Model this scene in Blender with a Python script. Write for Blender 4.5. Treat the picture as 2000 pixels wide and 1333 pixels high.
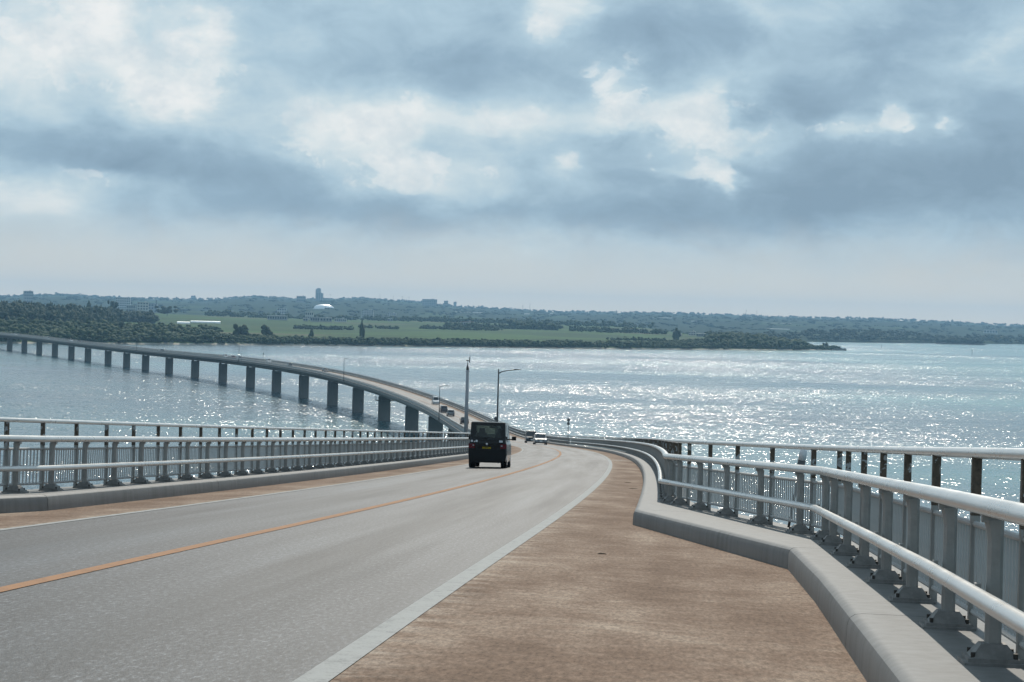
import bpy, bmesh, math, random
import numpy as np
VS='DISTANCE'
from mathutils import Vector, Matrix
random.seed(7); RNG = np.random.default_rng(7)
R = math.radians
sc = bpy.context.scene
for o in list(bpy.data.objects): bpy.data.objects.remove(o)

# ------------------------------------------------------------------ camera
CAM_Z = 34.0
FPX = 4000.0            # focal length in pixels of the 2000 px wide photograph
cam_d = bpy.data.cameras.new('camera'); cam = bpy.data.objects.new('camera', cam_d)
sc.collection.objects.link(cam); sc.camera = cam
cam_d.sensor_width = 36.0; cam_d.lens = FPX / 2000 * 36.0
cam_d.clip_start = 0.3; cam_d.clip_end = 60000
PITCH = math.atan((666.5 - 618.0) / FPX); ROLL = R(1.5)
cam.matrix_world = Matrix.Translation((0, 0, CAM_Z)) @ Matrix.Rotation(math.pi / 2 - PITCH, 4, 'X') @ Matrix.Rotation(ROLL, 4, 'Z')

# ------------------------------------------------------------------ sun, exposure
SUN_EL, SUN_AZ = R(42), R(4.5)          # azimuth measured from +Y towards +X
sd = bpy.data.lights.new('sun', 'SUN'); sun = bpy.data.objects.new('sun', sd); sc.collection.objects.link(sun)
sd.energy = 3.8; sd.angle = R(0.6); sd.color = (1.0, 0.93, 0.82)
sdir = Vector((math.sin(SUN_AZ) * math.cos(SUN_EL), math.cos(SUN_AZ) * math.cos(SUN_EL), math.sin(SUN_EL)))
sun.rotation_euler = sdir.to_track_quat('Z', 'Y').to_euler()
sc.view_settings.view_transform = 'Standard'; sc.view_settings.look = 'None'
sc.view_settings.exposure = 0.0; sc.view_settings.gamma = 1.0; sc.view_settings.use_curve_mapping = False
sc.render.engine = 'CYCLES'
sc.cycles.use_denoising = True; sc.cycles.denoiser = 'OPENIMAGEDENOISE'; sc.cycles.denoising_input_passes = 'RGB_ALBEDO_NORMAL'
sc.cycles.max_bounces = 6; sc.cycles.volume_bounces = 0
sc.cycles.sample_clamp_direct = 0.0; sc.cycles.sample_clamp_indirect = 4.0
sc.cycles.caustics_reflective = False; sc.cycles.caustics_refractive = False
sc.cycles.use_adaptive_sampling = True; sc.cycles.adaptive_threshold = 0.02
sc.cycles.transparent_max_bounces = 12

# ------------------------------------------------------------------ node helpers
class NT:
    def __init__(s, tree):
        s.t = tree; s.t.nodes.clear()
    def n(s, typ, **kw):
        nd = s.t.nodes.new(typ)
        for k, v in kw.items():
            if k.startswith('i_'):
                key = k[2:]
                key = int(key) if key.isdigit() else key.replace('_', ' ')
                s.set(nd.inputs[key], v)
            else: setattr(nd, k, v)
        return nd
    def set(s, sock, v):
        if isinstance(v, bpy.types.NodeSocket): s.t.links.new(v, sock)
        elif isinstance(v, bpy.types.Node): s.t.links.new(v.outputs[0], sock)
        else: sock.default_value = v
    def m(s, op, a, b=None, c=None, clamp=False):
        nd = s.t.nodes.new('ShaderNodeMath'); nd.operation = op; nd.use_clamp = clamp
        s.set(nd.inputs[0], a)
        if b is not None: s.set(nd.inputs[1], b)
        if c is not None: s.set(nd.inputs[2], c)
        return nd.outputs[0]
    def v(s, op, a, b=None):
        nd = s.t.nodes.new('ShaderNodeVectorMath'); nd.operation = op
        s.set(nd.inputs[0], a)
        if b is not None: s.set(nd.inputs[1], b)
        return nd.outputs[0]
    def noise(s, vec, scale, detail=3, rough=0.55, dist=0.0, out='Fac'):
        nd = s.t.nodes.new('ShaderNodeTexNoise'); nd.noise_dimensions = '3D'
        s.set(nd.inputs['Vector'], vec); s.set(nd.inputs['Scale'], scale)
        nd.inputs['Detail'].default_value = detail; nd.inputs['Roughness'].default_value = rough
        nd.inputs['Distortion'].default_value = dist
        return nd.outputs[0] if out == 'Fac' else nd.outputs[1]
    def ramp(s, fac, stops, interp='LINEAR'):
        nd = s.t.nodes.new('ShaderNodeValToRGB'); nd.color_ramp.interpolation = interp
        els = nd.color_ramp.elements
        while len(els) < len(stops): els.new(0.5)
        for e, (p, c) in zip(els, stops):
            e.position = p; e.color = (c[0], c[1], c[2], 1) if hasattr(c, '__len__') else (c, c, c, 1)
        s.set(nd.inputs[0], fac); return nd.outputs[0]
    def mix(s, fac, a, b):
        nd = s.t.nodes.new('ShaderNodeMix'); nd.data_type = 'RGBA'
        s.set(nd.inputs[0], fac)
        for k, v in ((6, a), (7, b)):
            if isinstance(v, (tuple, list)): v = (v[0], v[1], v[2], 1)
            s.set(nd.inputs[k], v)
        return nd.outputs[2]
    def comb(s, x, y, z):
        nd = s.t.nodes.new('ShaderNodeCombineXYZ')
        for i, v in enumerate((x, y, z)): s.set(nd.inputs[i], v)
        return nd.outputs[0]
    def sep(s, v):
        nd = s.t.nodes.new('ShaderNodeSeparateXYZ'); s.set(nd.inputs[0], v); return nd.outputs

def px_ray(px, py):
    X, Y = px - 1000.0, py - 666.5
    c, s_ = math.cos(ROLL), math.sin(ROLL)
    u = (X * c + Y * s_) / FPX; v = -(-X * s_ + Y * c) / FPX
    c, s_ = math.cos(PITCH), math.sin(PITCH)
    return np.array([u, c + v * s_, -s_ + v * c])

# ------------------------------------------------------------------ world: hazy sky with broken cloud
world = bpy.data.worlds.new('World'); sc.world = world; world.use_nodes = True
w = NT(world.node_tree)
tc = w.n('ShaderNodeTexCoord')
dirv = tc.outputs['Generated']
sky = w.n('ShaderNodeTexSky'); sky.sky_type = 'NISHITA'; sky.sun_disc = False
sky.sun_elevation = SUN_EL; sky.sun_rotation = SUN_AZ
sky.air_density = 1.2; sky.dust_density = 2.0; sky.ozone_density = 1.5
skyc = w.v('SCALE', sky.outputs[0]); skyc.node.inputs['Scale'].default_value = 0.09
dx, dy, dz = w.sep(dirv)
az = w.m('ARCTAN2', dx, dy)
el = w.m('ARCSINE', dz)
# cloud texture lives on the direction sphere, flattened in height
cv = w.v('MULTIPLY', dirv, (1.0, 1.0, 2.1))
wob = w.noise(cv, 9.0, 5, 0.6, out='Color')
wob = w.v('SUBTRACT', wob, (0.5, 0.5, 0.5))
wob2 = w.noise(cv, 38.0, 4, 0.6, out='Color')
wob2 = w.v('SUBTRACT', wob2, (0.5, 0.5, 0.5))
wx, wy, wz = w.sep(w.v('ADD', w.v('MULTIPLY', wob, (0.085,) * 3), w.v('MULTIPLY', wob2, (0.026,) * 3)))
azw = w.m('ADD', az, wx)
elw = w.m('ADD', el, w.m('MULTIPLY', wz, 0.5))
big = w.noise(cv, 6.0, 6, 0.58, 0.3)
small = w.noise(w.v('MULTIPLY', dirv, (1, 1, 1.7)), 26.0, 6, 0.6, 0.5)
t = w.m('ADD', w.m('MULTIPLY', big, 0.62), w.m('MULTIPLY', small, 0.40))
t = w.m('ADD', w.m('MULTIPLY', w.m('SUBTRACT', t, .51), 1.35), .47)
BLOBS = [  # pixel centre, radii, weight: the banks of cloud this sky holds
 (105, 85, 185, 85, .46), (305, 180, 90, 38, .44), (210, 30, 60, 50, .25), (375, 70, 38, 42, .40), (420, 135, 60, 35, .28),
 (50, 395, 120, 26, .24), (250, 352, 110, 20, .22), (640, 285, 40, 40, .25), (700, 225, 120, 45, .28), (830, 345, 130, 38, .34),
 (760, 275, 60, 60, .22), (1000, 235, 190, 34, .30), (1235, 190, 60, 50, .30), (1370, 235, 90, 40, .42), (1435, 285, 90, 30, .30), (1440, 346, 26, 20, .45),
 (1380, 342, 45, 14, .25), (1120, 318, 40, 16, .30), (1640, 258, 55, 24, .32), (1740, 232, 34, 34, .36), (1855, 245, 20, 25, .22),
 (1090, 25, 55, 60, .34), (1985, 90, 50, 50, .25), (1640, 25, 90, 40, .16), (1500, 20, 30, 60, .15), (560, 110, 60, 50, .10),
 (120, 285, 260, 46, -.34), (480, 330, 260, 40, -.24), (880, 140, 170, 60, -.24), (1330, 70, 170, 90, -.30), (1540, 215, 110, 45, -.42),
 (1720, 120, 160, 70, -.30), (1720, 340, 260, 70, -.42), (1980, 320, 160, 90, -.34), (1100, 425, 420, 30, -.26), (520, 400, 260, 34, -.20),
 (200, 330, 200, 26, -.20), (1250, 285, 160, 20, -.16), (1500, 395, 330, 40, -.25)]
pos = None
for (bx, by, rx, ry, wt) in BLOBS:
    d = px_ray(bx, by); d = d / np.linalg.norm(d)
    a0, e0 = math.atan2(d[0], d[1]), math.asin(d[2])
    ua = w.m('MULTIPLY', w.m('SUBTRACT', azw, a0), FPX / rx)
    ue = w.m('MULTIPLY', w.m('SUBTRACT', elw, e0), FPX / ry)
    q = w.m('ADD', w.m('MULTIPLY', ua, ua), w.m('MULTIPLY', ue, ue))
    g = w.m('EXPONENT', w.m('MULTIPLY', q, -0.8))
    g = w.m('MULTIPLY', g, wt if wt > 0 else wt * .8); t = w.m('ADD', t, g)
    if wt > 0.2: pos = g if pos is None else w.m('ADD', pos, g)
cloud = w.ramp(t, [(0.04, (.195, .310, .425)), (0.26, (.275, .415, .540)), (0.45, (.40, .560, .675)), (0.62, (.55, .68, .75)), (0.80, (.74, .805, .825)), (0.97, (.87, .89, .89))])
# crisp sunlit billows on the thick banks
fine = w.noise(w.v('MULTIPLY', dirv, (1, 1, 1.35)), 52.0, 9, 0.60, 0.35)
lit = w.m('ADD', pos, w.m('MULTIPLY', w.m('MULTIPLY', w.m('SUBTRACT', fine, .5), 1.9), w.m('MULTIPLY', pos, 4.0, clamp=True)))
mask = w.ramp(lit, [(.20, 0.0), (.29, .6), (.55, 1.0)])
tone = w.ramp(w.noise(w.v('ADD', w.v('MULTIPLY', dirv, (1, 1, 1.35)), (0, 0, .004)), 55.0, 8, .6), [(.36, (.58, .675, .735)), (.60, (.88, .89, .885))])
cloud = w.mix(w.m('MULTIPLY', mask, .66), cloud, tone)
cloud = w.mix(0.06, cloud, skyc)
elp = w.m('MAXIMUM', el, 0.0)
elh = w.m('ADD', w.m('ADD', elp, w.m('MULTIPLY', wz, .22)), w.m('MULTIPLY', w.m('SUBTRACT', small, .5), .022))
mr = w.n('ShaderNodeMapRange'); mr.interpolation_type = 'SMOOTHSTEP'; w.set(mr.inputs[0], elh)
for k_, v_ in ((1, .014), (2, .054), (3, 1.0), (4, 0.0)): mr.inputs[k_].default_value = v_
hz = mr.outputs[0]
hcol = w.mix(w.m('EXPONENT', w.m('MULTIPLY', elp, -1.0 / 0.011)), (.69, .685, .635), (1.03, .85, .63))
cloud = w.mix(w.m('MULTIPLY', hz, 0.88), cloud, hcol)
bg = w.n('ShaderNodeBackground'); w.set(bg.inputs[0], cloud); bg.inputs[1].default_value = 1.0
out = w.n('ShaderNodeOutputWorld'); w.set(out.inputs[0], bg)

# ------------------------------------------------------------------ materials
MATS = {}
def mat(name, build=None, col=(.5, .5, .5), rough=.5, metal=0.0, spec=0.5, **kw):
    if name in MATS: return MATS[name]
    m = bpy.data.materials.new(name); m.use_nodes = True
    t = NT(m.node_tree); o = t.n('ShaderNodeOutputMaterial'); b = t.n('ShaderNodeBsdfPrincipled')
    b.inputs['Base Color'].default_value = (*col, 1); b.inputs['Roughness'].default_value = rough
    b.inputs['Metallic'].default_value = metal; b.inputs['Specular IOR Level'].default_value = spec
    t.set(o.inputs[0], b)
    if build: build(t, b, o)
    MATS[name] = m; return m
def mottled(c1, c2, scale=3.0, rough=(.4, .6), detail=5, coord='Object', stretch=(1, 1, 1), bump=0.0, bscale=40.0, metal=0.0, spec=.5):
    def f(t, b, o):
        co = t.n('ShaderNodeTexCoord').outputs[coord]
        v = t.v('MULTIPLY', co, stretch)
        n = t.noise(v, scale, detail, .6)
        t.set(b.inputs['Base Color'], t.ramp(n, [(.3, c1), (.7, c2)]))
        t.set(b.inputs['Roughness'], t.m('ADD', rough[0], t.m('MULTIPLY', n, rough[1] - rough[0])))
        b.inputs['Metallic'].default_value = metal; b.inputs['Specular IOR Level'].default_value = spec
        if bump:
            bn = t.n('ShaderNodeBump'); bn.inputs['Strength'].default_value = bump; bn.inputs['Distance'].default_value = .01
            t.set(bn.inputs['Height'], t.noise(co, bscale, 3)); t.set(b.inputs['Normal'], bn)
    return f

def asphalt(t, b, o):
    uv = t.n('ShaderNodeUVMap').outputs[0]          # u = metres across, v = metres along
    u, v, _ = t.sep(uv)
    co = t.n('ShaderNodeTexCoord').outputs['Object']
    grit = t.noise(co, 55.0, 2, .7)
    grit2 = t.noise(t.comb(t.m('MULTIPLY', u, 30.0), t.m('MULTIPLY', v, 7.5), 0.0), 1.0, 3, .8)
    streak = t.noise(t.comb(t.m('MULTIPLY', u, 1.1), t.m('MULTIPLY', v, .035), 0.0), 1.0, 4, .6)
    patch = t.noise(t.comb(t.m('MULTIPLY', u, .35), t.m('MULTIPLY', v, .09), 3.0), 1.0, 3, .6)
    base = t.ramp(t.m('ADD', t.m('MULTIPLY', grit, .35), t.m('MULTIPLY', grit2, .65)), [(.36, (.0075, .008, .009)), (.45, (.056, .059, .066)), (.54, (.165, .175, .193)), (.66, (.66, .69, .74))])
    k = t.m('ADD', -.17, t.m('ADD', t.m('MULTIPLY', streak, 1.25), t.m('MULTIPLY', patch, .40)))
    # oily strip in the middle of each lane and worn wheel tracks
    ua = t.m('ABSOLUTE', u)
    oil = t.m('EXPONENT', t.m('MULTIPLY', t.m('POWER', t.m('MULTIPLY', t.m('SUBTRACT', ua, 1.5), 1 / .33), 2.0), -1.0))
    k = t.m('SUBTRACT', k, t.m('MULTIPLY', oil, .28))
    edge = t.m('EXPONENT', t.m('MULTIPLY', t.m('POWER', t.m('MULTIPLY', t.m('SUBTRACT', ua, 2.9), 1 / .28), 2.0), -1.0))
    k = t.m('SUBTRACT', k, t.m('MULTIPLY', edge, .16))
    sc_ = t.v('SCALE', base); t.set(sc_.node.inputs['Scale'], t.m('MULTIPLY', t.m('MAXIMUM', k, .15), .42))
    t.set(b.inputs['Base Color'], sc_)
    t.set(b.inputs['Roughness'], t.m('ADD', t.m('SUBTRACT', .62, t.m('MULTIPLY', streak, .42)), t.m('MULTIPLY', grit, .25)))
    b.inputs['Specular IOR Level'].default_value = .24
    bn = t.n('ShaderNodeBump'); bn.inputs['Strength'].default_value = .7; bn.inputs['Distance'].default_value = .006
    t.set(bn.inputs['Height'], grit); t.set(b.inputs['Normal'], bn)
def brown_pave(t, b, o):
    uv = t.n('ShaderNodeUVMap').outputs[0]; u, v, _ = t.sep(uv)   # u = metres from the white line, v = metres along
    co = t.n('ShaderNodeTexCoord').outputs['Object']
    grit = t.m('ADD', t.m('MULTIPLY', t.noise(co, 60.0, 2, .7), .4), t.m('MULTIPLY', t.noise(t.comb(t.m('MULTIPLY', u, 26.0), t.m('MULTIPLY', v, 7.0), 0.0), 1.0, 3, .75), .6))
    brush = t.noise(t.comb(t.m('MULTIPLY', u, .7), t.m('MULTIPLY', v, .8), 0.0), 1.0, 8, .74, 1.0)
    patch = t.noise(t.comb(t.m('MULTIPLY', u, .8), t.m('MULTIPLY', v, .22), 5.0), 1.0, 4, .6)
    mixf = t.m('ADD', t.m('ADD', t.m('MULTIPLY', brush, .26), t.m('MULTIPLY', patch, .52)), t.m('MULTIPLY', t.noise(co, 4.0, 6, .7), .22))
    base = t.ramp(mixf, [(.36, (.120, .077, .053)), (.46, (.180, .121, .087)), (.53, (.232, .166, .124)), (.65, (.36, .285, .222))])
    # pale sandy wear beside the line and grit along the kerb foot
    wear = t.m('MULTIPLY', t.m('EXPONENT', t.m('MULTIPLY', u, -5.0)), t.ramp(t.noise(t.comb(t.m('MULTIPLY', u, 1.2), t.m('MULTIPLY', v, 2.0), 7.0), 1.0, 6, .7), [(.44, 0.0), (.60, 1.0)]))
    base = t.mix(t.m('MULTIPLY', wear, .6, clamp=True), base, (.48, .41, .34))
    gk = t.v('SCALE', base); t.set(gk.node.inputs['Scale'], t.m('ADD', -.55, t.m('MULTIPLY', grit, 3.0)))
    t.set(b.inputs['Base Color'], gk); b.inputs['Roughness'].default_value = .8
    b.inputs['Specular IOR Level'].default_value = .05
    bn = t.n('ShaderNodeBump'); bn.inputs['Strength'].default_value = .4; bn.inputs['Distance'].default_value = .006
    t.set(bn.inputs['Height'], grit); t.set(b.inputs['Normal'], bn)
def paint_line(c1, c2):
    def f(t, b, o):
        co = t.n('ShaderNodeTexCoord').outputs['Object']
        n = t.noise(co, 7.0, 6, .7); g = t.noise(co, 60., 2, .6)
        k = t.m('ADD', t.m('MULTIPLY', n, .6), t.m('MULTIPLY', g, .4))
        t.set(b.inputs['Base Color'], t.ramp(k, [(.36, c1), (.5, c2)])); b.inputs['Roughness'].default_value = .75; b.inputs['Specular IOR Level'].default_value = .08
    return f
def water(t, b, o):
    geo = t.n('ShaderNodeNewGeometry'); p = geo.outputs['Position']
    n1 = t.v('SUBTRACT', t.noise(t.v('MULTIPLY', p, (1, .8, 1)), 1.05, 2, .62, out='Color'), (.5, .5, .5))
    n2 = t.v('SUBTRACT', t.noise(p, .16, 2, .5, out='Color'), (.5, .5, .5))
    gust = t.noise(t.v('MULTIPLY', p, (.35, 1.0, 1)), .0048, 4, .62, .4)
    gust2 = t.noise(t.v('MULTIPLY', p, (.3, 1.0, 1)), .022, 3, .6)
    gk = t.m('ADD', t.m('MULTIPLY', gust, .72), t.m('MULTIPLY', gust2, .28))
    amp = t.ramp(gk, [(.38, .22), (.46, .70), (.54, 1.05), (.64, 1.35)])
    a1 = t.v('SCALE', n1); t.set(a1.node.inputs['Scale'], t.m('MULTIPLY', amp, 2.0))
    a2 = t.v('SCALE', n2); a2.node.inputs['Scale'].default_value = .6
    s = t.v('MULTIPLY', t.v('ADD', a1, a2), (1, 1, 0))
    t.set(b.inputs['Normal'], t.v('NORMALIZE', t.v('ADD', s, (0, 0, 1))))
    shal = t.noise(t.v('MULTIPLY', p, (.5, 1, 1)), .0030, 3, .55)
    px, py, pz = t.sep(p)
    rf_ = t.n('ShaderNodeMapRange'); rf_.interpolation_type = 'SMOOTHSTEP'; t.set(rf_.inputs[0], px); rf_.inputs[1].default_value = 20; rf_.inputs[2].default_value = 420; rf_.inputs[3].default_value = -.05; rf_.inputs[4].default_value = .13
    shal = t.m('ADD', shal, rf_.outputs[0])
    t.set(b.inputs['Base Color'], t.ramp(shal, [(.36, (.034, .070, .092)), (.5, (.045, .11, .13)), (.66, (.075, .21, .205))]))
    b.inputs['Roughness'].default_value = .16; b.inputs['IOR'].default_value = 1.333
    b.inputs['Coat Weight'].default_value = .17; b.inputs['Coat IOR'].default_value = 1.333
    t.set(b.inputs['Coat Roughness'], t.m('ADD', .16, t.m('MULTIPLY', amp, .24)))
    t.set(b.inputs['Coat Normal'], t.v('NORMALIZE', t.v('ADD', t.v('MULTIPLY', s, (.30, .30, 0)), (0, 0, 1))))
def haze_paint(c1, c2, sc_=.02):
    return mottled(c1, c2, sc_, (.85, .95), 4, spec=.1)

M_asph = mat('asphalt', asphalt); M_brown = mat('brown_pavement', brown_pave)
M_white = mat('white_line_paint', paint_line((.20, .20, .195), (.33, .33, .32)))
M_orange = mat('orange_line_paint', paint_line((.17, .11, .08), (.33, .18, .10)))
def kerb_mat(t, b, o):
    co = t.n('ShaderNodeNewGeometry').outputs['Position']
    n = t.noise(co, 1.1, 6, .65); run = t.noise(t.v('MULTIPLY', co, (7, 7, .9)), 1.0, 4, .6); sp = t.noise(co, 45.0, 3, .7)
    base = t.ramp(t.m('ADD', t.m('MULTIPLY', n, .5), t.m('MULTIPLY', run, .5)), [(.34, (.125, .122, .117)), (.48, (.165, .162, .158)), (.64, (.20, .198, .194))])
    base = t.mix(t.ramp(sp, [(.68, 0.0), (.74, .5)]), base, (.10, .095, .088))
    t.set(b.inputs['Base Color'], base); t.set(b.inputs['Roughness'], t.m('ADD', .40, t.m('MULTIPLY', n, .3)))
    b.inputs['Specular IOR Level'].default_value = .17
    bn = t.n('ShaderNodeBump'); bn.inputs['Strength'].default_value = .05; bn.inputs['Distance'].default_value = .01
    t.set(bn.inputs['Height'], t.noise(co, 30, 4)); t.set(b.inputs['Normal'], bn)
M_kerb = mat('kerb_paint', kerb_mat)
M_rail = mat('rail_paint', mottled((.52, .515, .50), (.62, .615, .60), 1.3, (.22, .34), 3, metal=.5))
M_post = mat('post_paint', mottled((.25, .245, .235), (.36, .35, .335), 7, (.45, .6), 7, spec=.2))
M_base = mat('base_plate_paint', mottled((.11, .105, .10), (.25, .24, .23), 9, (.5, .7), 6, bump=.2))
M_bolt = mat('bolt_steel', col=(.05, .045, .04), rough=.6, metal=.5)
M_picket = mat('picket_paint', mottled((.38, .375, .37), (.47, .465, .455), 4, (.5, .6), 5, spec=.2))
def rusty(t, b, o):
    co = t.n('ShaderNodeTexCoord').outputs['Object']; oi = t.n('ShaderNodeObjectInfo')
    v = t.v('ADD', co, t.v('SCALE', oi.outputs['Location']))
    n = t.noise(v, 7.0, 5, .65, .6); g = t.noise(v, 30, 4, .6)
    rust = t.ramp(g, [(.3, (.045, .034, .026)), (.7, (.13, .095, .068))])
    t.set(b.inputs['Base Color'], t.mix(t.m('GREATER_THAN', n, .56), rust, (.34, .35, .36)))
    b.inputs['Roughness'].default_value = .8
M_rust = mat('peeling_post_paint', rusty)
M_conc = mat('concrete', mottled((.14, .14, .135), (.21, .205, .198), .35, (.7, .85), 6, bump=.1, bscale=8))
M_concd = mat('pier_concrete', mottled((.13, .135, .135), (.21, .21, .205), .30, (.7, .9), 6, stretch=(1, 1, .35)))
M_dark = mat('dark_steel', mottled((.05, .055, .06), (.09, .095, .10), 4, (.4, .55), 4, metal=.4))
M_mast = mat('grey_mast_steel', mottled((.24, .25, .27), (.31, .32, .34), 3, (.4, .55), 4, metal=.2))
M_black = mat('black_rubber', col=(.012, .012, .013), rough=.75)
M_blackpaint = mat('black_car_paint', mottled((.004, .004, .005), (.007, .007, .008), 3, (.10, .18), 3, spec=.3))
M_plastic = mat('black_plastic', col=(.007, .007, .008), rough=.55, spec=.25)
M_chrome = mat('chrome', col=(.6, .6, .62), rough=.15, metal=1.0)
M_red = mat('red_lens', col=(.10, .004, .008), rough=.2, spec=.3)
M_clear = mat('clear_lens', col=(.55, .55, .56), rough=.1)
M_yellow = mat('yellow_plate', col=(.30, .22, .012), rough=.6, spec=.2)
M_plate = mat('white_plate', col=(.7, .7, .68), rough=.5)
M_ink = mat('plate_ink', col=(.015, .015, .012), rough=.6)
M_sticker = mat('sticker', col=(.62, .63, .66), rough=.4)
M_seat = mat('seat_cloth', col=(.012, .012, .014), rough=.9)
M_roofgl = mat('pale_roof_edge', col=(.05, .05, .052), rough=.12)
def tint(t, b, o):
    tr = t.n('ShaderNodeBsdfTransparent'); tr.inputs[0].default_value = (.53, .58, .555, 1)
    gl = t.n('ShaderNodeBsdfGlossy'); gl.inputs['Roughness'].default_value = .03; gl.inputs[0].default_value = (.9, .9, .9, 1)
    fr = t.n('ShaderNodeFresnel'); fr.inputs[0].default_value = 1.45
    mx = t.n('ShaderNodeMixShader'); t.set(mx.inputs[0], fr); t.set(mx.inputs[1], tr); t.set(mx.inputs[2], gl); t.set(o.inputs[0], mx)
M_tint = mat('tinted_glass', tint)
M_glass = mat('dark_car_glass', col=(.02, .025, .03), rough=.06)
M_water = mat('sea_water', water)

# ------------------------------------------------------------------ object helpers
COL = sc.collection
def link(name, me, parent=None, m=None, loc=None, rot=None):
    o = bpy.data.objects.new(name, me); COL.objects.link(o)
    if parent is not None: o.parent = parent
    if m is not None and me is not None and not me.materials: me.materials.append(m)
    if loc is not None: o.location = loc
    if rot is not None: o.rotation_euler = rot
    return o
def tag(o, label=None, cat=None, group=None, kind=None):
    for k, v in (('label', label), ('category', cat), ('group', group), ('kind', kind)):
        if v: o[k] = v
    return o
def empty(name, loc=(0, 0, 0), rot=(0, 0, 0), parent=None):
    o = bpy.data.objects.new(name, None); COL.objects.link(o); o.location = loc; o.rotation_euler = rot
    o.empty_display_size = .2
    if parent: o.parent = parent
    return o
def pydata(name, V, F, smooth=False):
    me = bpy.data.meshes.new(name); me.from_pydata([tuple(map(float, v)) for v in V], [], F); me.update()
    if smooth:
        for p in me.polygons: p.use_smooth = True
    return me
class MB:
    def __init__(s): s.V = []; s.F = []
    def add(s, V, F):
        k = len(s.V); s.V += [tuple(v) for v in V]; s.F += [tuple(i + k for i in f) for f in F]; return s
    def box(s, c, d, rz=0, taper=(1, 1), rx=0):
        x, y, z = d[0] / 2, d[1] / 2, d[2] / 2; V = []
        for sz, tp in ((-1, (1, 1)), (1, taper)):
            for sx, sy in ((-1, -1), (1, -1), (1, 1), (-1, 1)):
                v = Vector((sx * x * tp[0], sy * y * tp[1], sz * z))
                if rx: v = Matrix.Rotation(rx, 3, 'X') @ v
                if rz: v = Matrix.Rotation(rz, 3, 'Z') @ v
                V.append((v.x + c[0], v.y + c[1], v.z + c[2]))
        return s.add(V, [(3, 2, 1, 0), (4, 5, 6, 7), (0, 1, 5, 4), (1, 2, 6, 5), (2, 3, 7, 6), (3, 0, 4, 7)])
    def tube(s, pts, r, n=8, cap=True):
        pts = [Vector(p) for p in pts]; rr = r if hasattr(r, '__len__') else [r] * len(pts); V = []; F = []
        for i, p in enumerate(pts):
            d = (pts[min(i + 1, len(pts) - 1)] - pts[max(i - 1, 0)]).normalized()
            a = d.orthogonal() if abs(d.z) > .9 else d.cross(Vector((0, 0, 1)))
            a.normalize(); b = d.cross(a)
            for k in range(n):
                q = 2 * math.pi * k / n; V.append(p + (a * math.cos(q) + b * math.sin(q)) * rr[i])
        for i in range(len(pts) - 1):
            for k in range(n):
                F.append((i * n + k, i * n + (k + 1) % n, (i + 1) * n + (k + 1) % n, (i + 1) * n + k))
        if cap: F.append(tuple(range(n))[::-1]); F.append(tuple((len(pts) - 1) * n + k for k in range(n)))
        return s.add(V, F)
    def mesh(s, name, smooth=False): return pydata(name, s.V, s.F, smooth)
    def build(s, name, m, parent=None, smooth=False, **kw): return link(name, s.mesh(name, smooth), parent, m, **kw)

# ------------------------------------------------------------------ alignment of the bridge road
KN = np.array([0, 25, 50, 75, 100, 130, 160, 200, 240, 280, 330, 380, 440, 500, 600, 700, 800, 1000, 1200, 1400, 1600, 1800, 2000, 2300.])
TH = np.array([.0706, .07836, .06959, .06027, .04946, .0335, .01745, -.00547, -.02996, -.04811, -.05969, -.06621, -.08609, -.12161, -.19062, -.24671,
               -.30382, -.38658, -.40435, -.4137, -.4465, -.4793, -.5121, -.56129])
GR = np.array([-.05843, -.05974, -.05798, -.05721, -.05756, -.05783, -.05772, -.05771, -.05723, -.05389, -.04493, -.03236, -.01741, -.00567, .00648, .009,
               .00241, -.00686, .00011, .00335, -.002, -.002, -.002, -.002])
DS = 2.0
SS = np.arange(0, 2300.1, DS)
def _cum(v): return np.r_[0, np.cumsum((v[1:] + v[:-1]) / 2 * DS)]
_th = np.interp(SS, KN, TH)
CX = -4.75442 + _cum(np.sin(_th)); CY = _cum(np.cos(_th)); CZ = 32.79022 + _cum(np.interp(SS, KN, GR))
# run the road on behind the camera in a straight line
SB = np.arange(-40, 0, DS)
CX = np.r_[CX[0] + SB * math.sin(_th[0]), CX]; CY = np.r_[CY[0] + SB * math.cos(_th[0]), CY]; CZ = np.r_[CZ[0] + SB * GR[0], CZ]
TT = np.r_[np.full(len(SB), _th[0]), _th]; SA = np.r_[SB, SS]
CROWN = 0.018
def P(s, off, dz=0.0):
    x = np.interp(s, SA, CX); y = np.interp(s, SA, CY); z = np.interp(s, SA, CZ); h = np.interp(s, SA, TT)
    return Vector((x + off * math.cos(h), y - off * math.sin(h), z - CROWN * (min(max(off, -4.4), 6.8) if off > 0 else min(-off, 4.4)) + dz))
def head(s): return float(np.interp(s, SA, TT))
def lerp_tab(tab):
    a = np.array(tab, float); return lambda s: float(np.interp(s, a[:, 0], a[:, 1]))
KERB_R = lerp_tab([(-40, 4.9), (0, 5.66), (5, 5.78), (11.9, 5.96), (17.7, 6.10), (22.7, 6.14), (32.3, 4.30), (2300, 4.30)])
KERB_L = lerp_tab([(-40, -6.08), (20.5, -6.08), (30.2, -4.36), (2300, -4.36)])
POST_R = lerp_tab([(-40, 5.5), (0, 6.27), (9, 6.44), (11.1, 6.50), (13.2, 6.56), (17.3, 6.62), (23.6, 6.69), (25.1, 6.70), (37.0, 4.84), (2300, 4.84)])
POST_L = lerp_tab([(-40, -6.62), (21.0, -6.62), (31.2, -4.84), (2300, -4.84)])
KH = 0.24
def stations(s0, s1, step, extra=()):
    a = list(np.arange(s0, s1, step)) + [s1] + [e for e in extra if s0 < e < s1]
    return sorted(set(round(float(x), 3) for x in a))

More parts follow.
